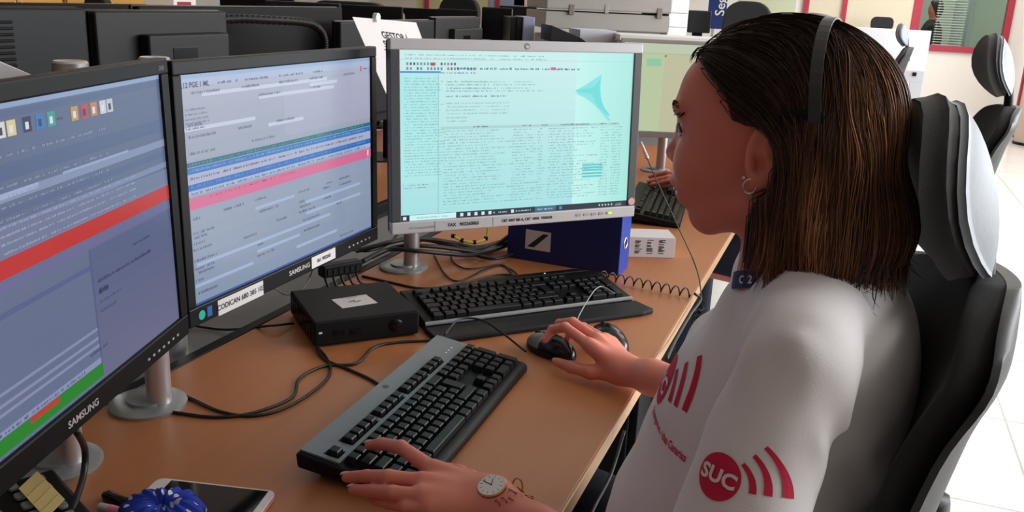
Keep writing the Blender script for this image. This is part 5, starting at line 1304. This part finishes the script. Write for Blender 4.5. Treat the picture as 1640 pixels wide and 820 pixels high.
def logo(px, py, udir, R, sx=1.0, du=0.0, dv=0.0):
    sq = lambda VF: ([(v[0]*sx+du, v[1]+dv) for v in VF[0]], VF[1])
    lg = decal('logo_disc', *sq(disc(R)), px, py, udir, logo_red, 0.0009, shirt)
    for a in (((0.78, 0.92), (1.38, 0.62), (1.50, -0.05)), ((1.05, 1.42), (1.80, 1.05), (1.98, 0.10)), ((1.32, 1.92), (2.25, 1.45), (2.50, 0.28))):
        decal('logo_arc', *sq(strip(*[(p[0]*R, p[1]*R) for p in a], 0.23*R)), px, py, udir, logo_red, 0.0009, shirt)
    V, F = text_mesh('SUC', R*0.86, R*0.030)
    decal('logo_letters', [(v[0]*1.05*sx+du, v[1]+dv) for v in V], F, px, py, udir, logo_white, 0.0017, shirt)
    return lg
a = math.radians(20)
logo(1150, 763, CAM_R*math.cos(a)-CAM_U*math.sin(a), 0.0205)
logo(1072, 648, (0.1, -1, -0.10), 0.029, 0.95, -0.043, 0.004)
V, F = text_mesh('Emergencies - Islas Canarias', 0.0135, 0.0003); decal('chest_lettering', [(v[0]*.6, v[1]) for v in V], F, 1060, 694, (0.1, -1, -0.12), logo_red, 0.001, shirt)

# trousers and shoes
def trousers(P):
    d = None
    for hy, ky in ((0.86, 0.83), (1.07, 1.18)):
        e = smin(rcone((0.0, hy, 0.57), (-0.38, ky, 0.60), 0.098, 0.08)(P), rcone((-0.38, ky, 0.59), (-0.36, ky, 0.09), 0.075, 0.055)(P), 0.03)
        d = e if d is None else smin(d, e, 0.03)
    d = smin(d, ell((0.0, 0.955, 0.56), (0.13, 0.17, 0.11))(P), 0.05)
    return d
P, F = surf_net(trousers, (-0.5, 0.7, 0.03), (0.2, 1.3, 0.71), 0.0105); tr = child('trousers', P, F, navy_cloth)
for ky in (0.83, 1.18):
    mb = MB().xf(IW); 
    P, F = surf_net(lambda P: smax(ell((-0.41, ky, 0.035), (0.13, 0.045, 0.055))(P), 0.004-P[:, 2], 0.006), (-0.56, ky-0.06, -0.01), (-0.26, ky+0.06, 0.11), 0.006)
    child('shoe', P, F, black_soft)

# eyes, brows and lashes
eye_w = mat('eye_white', (0.6, 0.55, 0.52), 0.2); iris_m = mat('brown_iris', (0.05, 0.02, 0.01), 0.1)
dark_hair = mat('brow_hair', (0.02, 0.012, 0.01), 0.7)
def onhead(q, off=0.0004, it=6):
    q = np.atleast_2d(np.array(q, float))
    for _ in range(it):
        g = np.stack([head_sdf(q+np.eye(3)[i]*5e-4)-head_sdf(q-np.eye(3)[i]*5e-4) for i in range(3)], 1)
        g /= np.maximum(np.linalg.norm(g, axis=1), 1e-9)[:, None]; q = q-g*(head_sdf(q)-off)[:, None]
    return q, g
for s in (1, -1):
    c = toW(np.array([0.0835/FS, s*0.031, 0.0115]))
    mb = MB().xf(IW); mb.lathe([(0.0118*math.sin(q*PI/10), -0.0118*math.cos(q*PI/10)) for q in range(1, 10)], tuple(c), 20); e_ = mb.obj('eye', eye_w, w1, smooth=True)
    ci = c+FW*0.0085; mb = MB().xf(IW); mb.lathe([(0.0042*math.sin(q*PI/8), -0.0042*math.cos(q*PI/8)) for q in range(1, 8)], tuple(ci), 14); mb.obj('iris', iris_m, e_, smooth=True)
    lid = [(0.0945/FS, s*0.021, 0.0155), (0.0965/FS, s*0.031, 0.0175), (0.0915/FS, s*0.040, 0.015), (0.0865/FS, s*0.0445, 0.011)]
    pts, _ = onhead(smooth_path(lid, 6), 0.0003); pts = toW(pts)
    mb = MB().xf(IW); mb.tube(list(pts), 0.0009, 6)
    for k in range(0, len(pts)):
        p = pts[k]; q = k/len(pts); out = FW*0.8+LF*s*(0.2+0.6*q)-UPV*0.1
        mb.tube([p, p+out*0.003, p+out*0.0052+UPV*0.0016], [0.00035, 0.0003, 0.0001], 4)
    mb.obj('eyelashes', dark_hair, w1)
    low, _ = onhead(smooth_path([(0.0935/FS, s*0.022, 0.006), (0.0935/FS, s*0.032, 0.0045), (0.0865/FS, s*0.0435, 0.008)], 5), 0.0002)
    MB().xf(IW).tube(list(toW(low)), 0.0005, 6).obj('lower_lash_line', dark_hair, w1)
    q = np.linspace(0, 1, 110); jit = np.random.default_rng(3).uniform(-1, 1, 110)
    base, g = onhead(np.stack([0.100-0.022*q**1.6, s*(0.013+0.034*q), 0.0335+0.005*np.sin(q*PI*0.8)-0.012*np.clip(q-0.55, 0, 1)+jit*0.0024*(1-0.5*q)], 1), 0.0003)
    mb = MB().xf(IW)
    for p, n_ in zip(toW(base), g@HM):
        dr = (-FW*0.35+LF*s*0.8+UPV*0.2); dr = dr-n_*(dr@n_); dr = dr/np.linalg.norm(dr)*0.007
        mb.tube([p, p+dr*0.5+n_*0.0008, p+dr+n_*0.0006], [0.0006, 0.0005, 0.0001], 4)
    mb.obj('eyebrow', dark_hair, w1)
lip_m = mat('lip_skin', (0.50, 0.14, 0.12), 0.35, spec=0.5)

# hair
HF = np.array([[0.30, 0.110], [0.12, 0.092], [0.080, 0.0875], [0.056, 0.078], [0.034, 0.062], [0.027, 0.045], [0.022, 0.032], [0.010, 0.029], [-0.014, 0.027], [-0.032, 0.018], [-0.038, 0.0], [-0.030, -0.020], [-0.016, -0.042], [-0.007, -0.073], [-0.009, -0.102], [-0.02, -0.13], [-0.05, -0.17]])[::-1]
def hair_vol(Q):
    d = ell((-0.022, 0, 0.040), (0.101, 0.083, 0.089))(Q)
    d = smin(d, ell((0.018, 0, 0.062), (0.066, 0.062, 0.056))(Q), 0.03)
    d = smin(d, ell((-0.074, 0, -0.010), (0.050, 0.077, 0.090))(Q), 0.03)
    d = smin(d, ell((-0.098, 0, -0.070), (0.054, 0.072, 0.060))(Q), 0.03)
    d = smin(d, both(lambda s: rcone((-0.030, s*0.070, 0.0), (-0.028, s*0.073, -0.108), 0.024, 0.022))(Q), 0.03)
    d = smin(d, both(lambda s: rcone((-0.075, s*0.066, 0.0), (-0.085, s*0.066, -0.112), 0.030, 0.024))(Q), 0.03)
    return d
def hair_sdf(Q):
    d = hair_vol(Q)
    lim = np.interp(Q[:, 2], HF[:, 1], HF[:, 0])
    d = smax(d, (Q[:, 0]-lim)*0.8, 0.003)
    return smax(d, -0.113-Q[:, 2]+0.06*np.abs(np.sin(Q[:, 0]*60+Q[:, 1]*40))*0.1, 0.004)
P, F = surf_net(lambda P: hair_sdf(toH(P)), HC+np.array([-0.12, -0.13, -0.16]), HC+np.array([0.19, 0.13, 0.17]), 0.003)
Q = toH(P)
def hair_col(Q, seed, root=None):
    """brown crown turning to copper and gold at the back, the copper band lightened as if lit"""
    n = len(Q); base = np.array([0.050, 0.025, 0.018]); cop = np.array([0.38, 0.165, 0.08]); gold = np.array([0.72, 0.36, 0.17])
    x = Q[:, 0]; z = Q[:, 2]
    band = np.clip(np.exp(-((x+0.108-0.25*(z-0.03))/0.026)**2), 0, 1)*np.clip((0.125-z)/0.05, 0, 1)*np.clip((z+0.02)/0.05, 0, 1)  # copper highlights, with light on the back hair put into the colour
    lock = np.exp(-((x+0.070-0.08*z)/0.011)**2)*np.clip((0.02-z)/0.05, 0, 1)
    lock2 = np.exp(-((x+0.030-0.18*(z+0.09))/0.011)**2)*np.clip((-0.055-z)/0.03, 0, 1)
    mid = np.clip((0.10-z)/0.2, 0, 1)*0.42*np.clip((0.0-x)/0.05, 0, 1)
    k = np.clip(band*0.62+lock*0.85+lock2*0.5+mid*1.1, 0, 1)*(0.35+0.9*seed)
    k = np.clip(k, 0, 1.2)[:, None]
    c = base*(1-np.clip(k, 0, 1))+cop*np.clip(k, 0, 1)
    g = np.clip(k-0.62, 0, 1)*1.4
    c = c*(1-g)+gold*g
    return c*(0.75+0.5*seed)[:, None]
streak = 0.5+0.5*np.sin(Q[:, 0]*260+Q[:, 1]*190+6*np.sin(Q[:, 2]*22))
hm = attr_mat('brown_hair', False, 1, 0.6, 0.2)
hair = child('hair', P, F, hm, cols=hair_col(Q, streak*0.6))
# strands traced over the hair surface
def grad(fn, Q, e=0.001):
    g = np.stack([(fn(Q+np.eye(3)[i]*e)-fn(Q-np.eye(3)[i]*e)) for i in range(3)], 1)
    return g/np.maximum(np.linalg.norm(g, axis=1), 1e-9)[:, None]
NS = 5200
sel = rng.choice(len(Q), NS); R0 = Q[sel].copy()
keep = (R0[:, 2] > -0.06); R0 = R0[keep]; NS = len(R0)
sd = rng.random(NS); lay = rng.uniform(-0.002, 0.0022, NS); endz = rng.uniform(-0.136, -0.100, NS)
X = R0; T = [X.copy()]; alive = np.ones(NS, bool); steps = 26; AL = [alive.copy()]
wob = 9*np.sin(R0[:, 0]*75+1)+7*np.sin(R0[:, 1]*60)+4*np.sin(R0[:, 2]*50)+rng.uniform(0, 1.1, NS)
lay = lay+0.0022*np.sin(wob*1.7)
for st in range(steps):
    w_ = np.clip((X[:, 0]+0.06)/0.07, 0, 1)*np.clip((X[:, 2]+0.005)/0.03, 0, 1)
    d = np.stack([-0.95*w_-0.05, 0*w_, -(1-0.45*w_)], 1)
    low = np.clip((-0.05-X[:, 2])/0.05, 0, 1); d[:, 0] += 0.10*low*np.sin(wob)+0.16*low*(X[:, 0] > -0.05)
    d[:, 0] += 0.11*np.sin(wob+X[:, 2]*55); d[:, 1] += 0.09*np.cos(wob+X[:, 2]*50)
    n = grad(hair_vol, X); d -= n*(d*n).sum(1)[:, None]*(X[:, 2] > -0.08)[:, None]
    d /= np.maximum(np.linalg.norm(d, axis=1), 1e-6)[:, None]
    X = X+d*0.0105
    v = hair_vol(X); n = grad(hair_vol, X)
    up_ = (X[:, 2] > -0.105)
    X = X-n*((v-lay)*up_)[:, None]
    alive = alive & (X[:, 2] > endz)
    lim = np.interp(X[:, 2], HF[:, 1], HF[:, 0]); alive = alive & (X[:, 0] < lim+0.010)
    T.append(X.copy()); AL.append(alive.copy())
T = np.stack(T, 1); AL = np.stack(AL, 1)
vs = []; fs = []; cs = []; o = 0
for i in range(NS):
    k = int(AL[i].argmin()) if not AL[i].all() else steps+1
    if k < 4: continue
    pts = T[i, :k]; r = 0.00055*(0.7+0.6*sd[i])
    t = np.gradient(pts, axis=0); t /= np.maximum(np.linalg.norm(t, axis=1), 1e-9)[:, None]
    a = np.cross(t, [0.3, 1, 0.2]); a /= np.maximum(np.linalg.norm(a, axis=1), 1e-9)[:, None]; b = np.cross(t, a)
    tp_ = np.minimum(1, (k-1-np.arange(k))/3.0)[:, None]*r+0.0001
    ring = np.stack([pts+(a*math.cos(q)+b*math.sin(q))*tp_ for q in (0, 2.094, 4.189)], 1).reshape(-1, 3)
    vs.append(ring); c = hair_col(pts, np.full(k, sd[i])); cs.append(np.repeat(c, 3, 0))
    q = np.arange(k-1)[:, None]*3+o
    for j in range(3): fs.append(np.concatenate([q+j, q+(j+1) % 3, q+3+(j+1) % 3, q+3+j], 1))
    o += k*3
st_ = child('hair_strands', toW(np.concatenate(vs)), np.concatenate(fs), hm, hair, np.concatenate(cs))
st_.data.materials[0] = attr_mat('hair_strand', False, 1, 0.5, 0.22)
# loose ends and a fine fringe tuft at the forehead
mb = MB().xf(IW)
for i in range(150):
    x = random.uniform(-0.14, -0.02); y = random.choice((-1, 1))*random.uniform(0.03, 0.085) if i % 3 else random.uniform(0.05, 0.09)
    p = np.array([x, y, -0.098+random.uniform(-0.01, 0.01)]); cur = random.uniform(-0.03, 0.03); q = [p+[0, 0, .012], p+[cur*0.25, 0.002, -0.010], p+[cur, 0.004, -0.020+random.uniform(-.008, .006)]]
    mb.tube([toW(np.array(z)) for z in smooth_path(q, 3)], [0.0008, 0.0008, 0.0007, 0.0006, 0.0004, 0.0003, 0.0001], 3)
for i in range(26):
    p = np.array([0.066+random.uniform(-.004, .004), random.uniform(-0.015, 0.035), 0.094+random.uniform(-.003, .003)])
    q = [p, p+[0.010, 0, 0.0], p+[0.014+random.uniform(0, .002), 0.002, -0.006-random.uniform(0, .012)]]
    mb.tube([toW(np.array(z)) for z in smooth_path(q, 3)], [0.0006]*6+[0.0001], 3)
tag(mb.obj('flyaway_hair', dark_hair, hair), kind='stuff'); tag(st_, kind='stuff')

# headset, earrings, lanyard, watch
hs = empty('headset', tuple(toW(np.array([-0.055, 0, 0.15]))), 0, 'black headset band worn over the woman\'s brown hair', 'headset'); I = inv(hs)
band = []
for q in range(0, 25):
    a = math.radians(-4+188*q/24); band.append((0.0, 0.0865*math.cos(a)*1.0, 0.042+0.0885*math.sin(a)))
vs = []; fs = []
for i, p in enumerate(band):
    y, z = p[1], p[2]; cx = -0.058+0.14*(z-0.04)
    n_ = np.array([0, y/0.0865, (z-0.042)/0.0885]); n_ /= np.linalg.norm(n_)
    for dxx, dn in ((-0.0055, 0), (0.0055, 0), (0.0055, 0.0018), (-0.0055, 0.0018)):
        vs.append(tuple(toW(np.array([cx+dxx, y, z])+n_*dn)))
for i in range(len(band)-1):
    for j in range(4): fs.append((i*4+j, i*4+(j+1) % 4, (i+1)*4+(j+1) % 4, (i+1)*4+j))
fs += [(0, 1, 2, 3), tuple(4*(len(band)-1)+q for q in (3, 2, 1, 0))]
MB().xf(I).add(vs, fs).obj('headband', mat('headband_grey', (0.035, 0.037, 0.036), 0.45), hs, smooth=False)
def hbox(f0, f1, l0, l1, z0, z1): return [tuple(toW(np.array(q))) for q in ((f0, l0, z0), (f1, l0, z0), (f1, l1, z0), (f0, l1, z0), (f0, l0, z1), (f1, l0, z1), (f1, l1, z1), (f0, l1, z1))]
MB().xf(I).add(hbox(-0.066, -0.026, 0.081, 0.0875, 0.028, 0.050), [(0, 3, 2, 1), (4, 5, 6, 7), (0, 1, 5, 4), (1, 2, 6, 5), (2, 3, 7, 6), (3, 0, 4, 7)]).obj('temple_pad', black_soft, hs, bevel=0.003)
MB().xf(I).add(hbox(-0.035, 0.01, -0.098, -0.084, -0.03, 0.025), [(0, 3, 2, 1), (4, 5, 6, 7), (0, 1, 5, 4), (1, 2, 6, 5), (2, 3, 7, 6), (3, 0, 4, 7)]).obj('ear_cushion', black_soft, hs, bevel=0.006)
MB().xf(I).tube([toW(np.array(q)) for q in ((-0.01, -0.09, -0.01), (0.05, -0.085, -0.05), (0.085, -0.05, -0.065))], 0.002, 8).obj('microphone_boom', black, hs, smooth=True)
hoop_m = mat('silver_jewellery', (0.75, 0.72, 0.68), 0.2, metal=1.0)
c = toW(np.array([-0.006, 0.0835, -0.0275]))
t = empty('hoop_earring', tuple(c), 0, 'small silver hoop earring in the visible ear lobe', 'earring')
ax = FW*0.9+LF*0.2
mb = MB().tube([tuple(ax*0.0066*math.cos(q*PI/14)+UPV*0.0070*math.sin(q*PI/14)) for q in range(28)], 0.0009, 8, closed=True); mb.obj('hoop', hoop_m, t, smooth=True)
for (f_, z_, lab) in ((0.001, -0.0205, 'tiny silver stud earring, front one above the hoop'), (-0.014, -0.021, 'tiny silver stud earring, rear one above the hoop')):
    c = toW(np.array([f_, 0.0815, z_])); mb = MB(); mb.lathe([(0.0022*math.sin(q*PI/8), -0.0022*math.cos(q*PI/8)) for q in range(1, 8)], (0, 0, 0), 12)
    o_ = mb.obj('stud_earring', hoop_m, None, smooth=True); o_.location = c; tag(o_, lab, 'earring')
# lanyard
lp = list(toW(onhead(np.array([(-0.07, 0.05, -0.115), (-0.04, 0.06, -0.120), (-0.01, 0.052, -0.128), (0.008, 0.035, -0.136), (0.018, 0.015, -0.145), (0.022, 0.0, -0.155)]), 0.002)[0]))
t = empty('lanyard', tuple(lp[0]), 0, 'dark blue lanyard with white lettering around the woman\'s neck', 'lanyard'); I = inv(t)
vs = []; fs = []; sp = smooth_path(lp, 6)
for p in sp: vs += [tuple(np.array(p)+UPV*0.009+LF*0.001), tuple(np.array(p)-UPV*0.009+LF*0.004)]
for i in range(len(sp)-1): fs.append((2*i, 2*i+1, 2*i+3, 2*i+2))
rb = MB().xf(I).add(vs, fs).obj('ribbon', mat('lanyard_blue', (0.012, 0.02, 0.12), 0.7), t); s_ = rb.modifiers.new('s', 'SOLIDIFY'); s_.thickness = 0.0012; s_.offset = 0
for i, chh in enumerate('1-1-2-C'[::2]):
    p = np.array(sp[6+i*3])+LF*0.0045; d = np.array(sp[7+i*3])-np.array(sp[5+i*3]); d = -d/np.linalg.norm(d)
    V, F = text_mesh(chh, 0.012, 0.0004); MB().xf(I @ frame(tuple(p+LF*0.001), tuple(d), (0, 0, 1))).add(V, F).obj('lettering', white_pl, t)
# wrist watch with gold charms
nup = np.array([-0.02, -0.35, 0.93]); nup /= np.linalg.norm(nup)
d_ = (Le-Lw); d_ /= np.linalg.norm(d_); nup -= d_*(nup@d_); nup /= np.linalg.norm(nup); sd_ = np.cross(nup, d_)
wc = Lw+d_*0.004
wt = empty('wrist_watch', tuple(wc), 0, 'round white faced wrist watch with gold charms on the left wrist', 'watch')
gold = mat('gold_metal', (0.45, 0.24, 0.09), 0.28, metal=0.9)
TW = frame((0, 0, 0), tuple(d_), tuple(-sd_ if np.cross(d_, sd_)@nup < 0 else sd_), tuple(nup))
MB().xf(TW).lathe([(0.0165, 0.0235), (0.0172, 0.0255), (0.0172, 0.030), (0.0155, 0.0312)], n=40).obj('case', gold, wt, smooth=True, auto=40)
fc = MB().xf(TW).lathe([(0.0156, 0.0308), (0.0156, 0.0314)], n=40).obj('dial', mat('dial_white', (0.80, 0.76, 0.70), 0.4), wt)
mb = MB().xf(TW)
for k in range(12):
    a = 2*PI*k/12; c0, s0 = math.cos(a), math.sin(a); w_ = 0.0003
    mb.add([(c0*0.0105-s0*w_, s0*0.0105+c0*w_, 0.0316), (c0*0.0105+s0*w_, s0*0.0105-c0*w_, 0.0316), (c0*0.0138+s0*w_, s0*0.0138-c0*w_, 0.0316), (c0*0.0138-s0*w_, s0*0.0138+c0*w_, 0.0316)], [(0, 1, 2, 3)])
mb.obj('hour_marks', ink, fc)
for L_, a in ((0.009, 2.2), (0.0125, 3.3)): MB().xf(TW @ Matrix.Rotation(a, 4, 'Z')).box((-0.001, -0.0004, 0.0317), (L_, 0.0004, 0.032)).obj('hand', ink, fc)
band = [(0.0, 0.0265*math.cos(q*PI/16), 0.0255*math.sin(q*PI/16)) for q in range(32)]
mb = MB().xf(TW)
for off in (-0.004, 0.0, 0.004): mb.tube([(off+0.0008*math.sin(i*2), p[1], p[2]) for i, p in enumerate(band)], 0.0017, 6, closed=True)
mb.obj('bracelet', mat('brown_leather_cord', (0.10, 0.04, 0.015), 0.5), wt, smooth=True)
mb = MB().xf(TW)
for k in range(5):
    a = 0.5+0.9*k; p = Vector((0.022+0.004*(k % 3), -0.012+0.008*k, 0.024+0.002*(k % 2)))
    mb.tube([p+Vector((0.0045*math.cos(q*PI/8), 0.003*math.sin(q*PI/8)*math.cos(a), 0.0045*math.sin(q*PI/8))) for q in range(16)], 0.0009, 6, closed=True)
mb.obj('charm_rings', gold, wt, smooth=True)
pb = Vector(wc); target = Vector(atz(829, 778, 0.815)); 
mb = MB(); q0 = target-pb
mb.tube([q0+Vector((0.006*math.cos(q*PI/12), 0.0, 0.0095*math.sin(q*PI/12))) for q in range(24)], 0.001, 6, closed=True)
mb.tube([q0+Vector((0, 0, -0.0095)), q0+Vector((0.002, -0.004, -0.02)), Vector((0.028, -0.002, 0.02))], 0.0008, 6)
mb.obj('hanging_charm', gold, wt, smooth=True)
for k in range(4):
    p = Vector(atz(832+k*6, 798+4*math.sin(k*2), 0.812))-pb
    MB().tube([p+Vector((0.0035*math.cos(q*PI/8), 0.0035*math.sin(q*PI/8), 0.001*math.sin(q))) for q in range(16)], 0.0008, 5, closed=True).obj('charm_ring', gold, wt, smooth=True)

# second woman: same build, navy uniform, at the next place along the desk
def recolour(o, mapping):
    o.data = o.data.copy()
    for i, m_ in enumerate(o.data.materials):
        if m_ and m_.name in mapping: o.data.materials[i] = mapping[m_.name]
D2 = Vector((-0.08, 2.03, 0))
w2 = w1.copy(); COL.objects.link(w2); w2.location = w1.location+D2
w2['label'] = 'person in navy clothes beyond the woman in white, only hand and hair top showing'
w2['group'] = None; del w2['group']
for ch in list(w1.children):
    if ch.name.split('.')[0] in ('shirt',):
        c2 = ch.copy(); COL.objects.link(c2); c2.parent = w2; recolour(c2, {'white_cotton_jersey': navy_cloth})
    elif ch.name.split('.')[0] in ('hair', 'trousers', 'shoe', 'eyebrow', 'fingernail'):
        c2 = ch.copy(); COL.objects.link(c2); c2.parent = w2
        if ch.name.startswith('hair'):
            c2.data = c2.data.copy(); c2.data.materials[0] = mat('dark_brown_hair', (0.022, 0.012, 0.008), 0.45)
stripe = mat('grey_reflective_stripe', (0.30, 0.31, 0.33), 0.5)
# black watch of the second person
wt2 = empty('wrist_watch', tuple(Vector(Lw)+D2), 0, 'black sports watch on the wrist resting beyond the white carton', 'watch')
mb = MB().xf(TW); mb.tube([(0, p[1], p[2]) for p in band], 0.0045, 8, closed=True); mb.obj('strap', black_soft, wt2, smooth=True)
MB().xf(TW).prism(rounded(0.034, 0.036, 0.012), 0.024, 0.033).obj('case', black_gloss, wt2, bevel=0.002)
ms = mouse('computer_mouse', (0, 0, DZ), math.radians(150), 0.11, 0.06, 0.038, 'black mouse under the hand with the black watch', black, black_gloss)
ms.location = Vector((L_f[1][3][0]+D2.x, L_f[1][3][1]+D2.y-0.01, DZ))
# seated lap region in navy with a grey stripe, seen between the desk edge and the white shoulder
# navy bag hanging beside the desk
bg = empty('navy_bag', (-0.17, 2.08, 0), 0.0, 'navy bag with light grey strap hanging beside the desk edge behind the chin', 'bag')
def bag(P): return smax(ell((0.0, 0.0, 0.42), (0.075, 0.24, 0.32))(P), -ell((0, 0, 1.0), (0.03, 0.1, 0.1))(P), 0.02)-0.002*np.sin(P[:, 1]*40+P[:, 2]*22)
P, F = surf_net(bag, (-0.12, -0.3, 0.04), (0.12, 0.3, 0.80), 0.009)
put('body', np_mesh('body', P, F, mat('navy_nylon', (0.012, 0.02, 0.038), 0.6, bump=0.2, scale=60)), bg)
mb = MB(); pp_ = [(0.02, 0.02, 0.70), (0.085, 0.03, 0.58), (0.088, 0.0, 0.45), (0.084, -0.06, 0.30)]
sp = smooth_path(pp_, 6); vs = []; fs = []
for p in sp: vs += [(p[0]-0.002, p[1]-0.02, p[2]), (p[0]-0.002, p[1]+0.02, p[2])]
for i in range(len(sp)-1): fs.append((2*i, 2*i+1, 2*i+3, 2*i+2))
rb = MB().add(vs, fs).obj('strap', mat('grey_webbing', (0.36, 0.37, 0.38), 0.7), bg); s_ = rb.modifiers.new('s', 'SOLIDIFY'); s_.thickness = 0.002
# person behind the corridor glazing
def far_person(label, loc, cloth, hairm, htop=1.65):
    P, F = surf_net(lambda P: smin(smin(ell((0, 0, htop-0.12), (0.08, 0.09, 0.12))(P), rcone((0, 0, htop-0.25), (0, 0, htop-0.3), 0.05, 0.06)(P), 0.03),
        smin(smin(ell((0, 0, htop-0.5), (0.13, 0.2, 0.27))(P), ell((0, 0, htop-0.85), (0.13, 0.18, 0.2))(P), 0.08), smin(both(lambda s: rcone((0, s*0.19, htop-0.36), (0.02, s*0.24, htop-0.9), 0.055, 0.035))(P), both(lambda s: rcone((0, s*0.09, htop-0.9), (0, s*0.1, 0.08), 0.09, 0.05))(P), 0.03), 0.05), 0.03), (-0.25, -0.35, 0.0), (0.25, 0.35, htop+0.03), 0.014)
    o_ = put('person', np_mesh('person', P, F, skin)); o_.location = loc; tag(o_, label, 'person')
    P2_, F2_ = surf_net(lambda P: smin(smin(ell((0, 0, htop-0.5), (0.145, 0.215, 0.27))(P), ell((0, 0, htop-0.85), (0.145, 0.195, 0.22))(P), 0.08), smin(both(lambda s: rcone((0, s*0.19, htop-0.36), (0.015, s*0.225, htop-0.7), 0.068, 0.055))(P), both(lambda s: rcone((0, s*0.09, htop-0.9), (0, s*0.1, 0.1), 0.1, 0.06))(P), 0.03), 0.05), (-0.25, -0.35, 0.05), (0.25, 0.35, htop), 0.014)
    put('clothing', np_mesh('clothing', P2_, F2_, cloth), o_)
    P3, F3 = surf_net(lambda P: smax(ell((0.012, 0, htop-0.11), (0.098, 0.105, 0.135))(P), (-0.03-P[:, 0])*1.0-(P[:, 2]-htop+0.1)*0.5, 0.01), (-0.15, -0.15, htop-0.3), (0.15, 0.15, htop+0.05), 0.012)
    put('hair', np_mesh('hair', P3, F3, hairm), o_); return o_
far_person('dark haired person standing behind the red framed glass by the blind', (0.86, FY+1.0, 0), mat('charcoal_cloth', (0.02, 0.02, 0.022), 0.9), mat('dark_brown_hair'), 1.55)

# repeats share a group phrase
for o_ in list(SC.objects):
    if o_.parent or 'category' not in o_ or 'group' in o_: continue
    b = o_.name.split('.')[0]; L = o_['label']
    if b == 'computer_monitor': o_['group'] = 'lit monitors on the near desk' if ('lit' in L or 'screen b' in L or 'cream' in L) else 'dark monitors on the rows behind'
    elif b == 'cable': o_['group'] = 'cables on and under the near desk'
    elif b == 'computer_keyboard': o_['group'] = 'black keyboards along the near desk'
    elif b == 'computer_mouse': o_['group'] = 'computer mice on the near desk'
    elif b == 'office_chair': o_['group'] = 'office chairs around the room'
    elif b == 'standing_folder': o_['group'] = 'folders standing left of the copier'
    elif b == 'wall_poster': o_['group'] = 'posters on the far wall'
    elif b == 'office_desk': o_['group'] = 'desk rows of the office'
    elif b == 'monitor_post': o_['group'] = 'steel posts between the desk rows'
    elif b == 'stud_earring': o_['group'] = 'stud earrings in the visible ear'
    elif b == 'coiled_cord': o_['group'] = 'coiled cords at the desk edge'
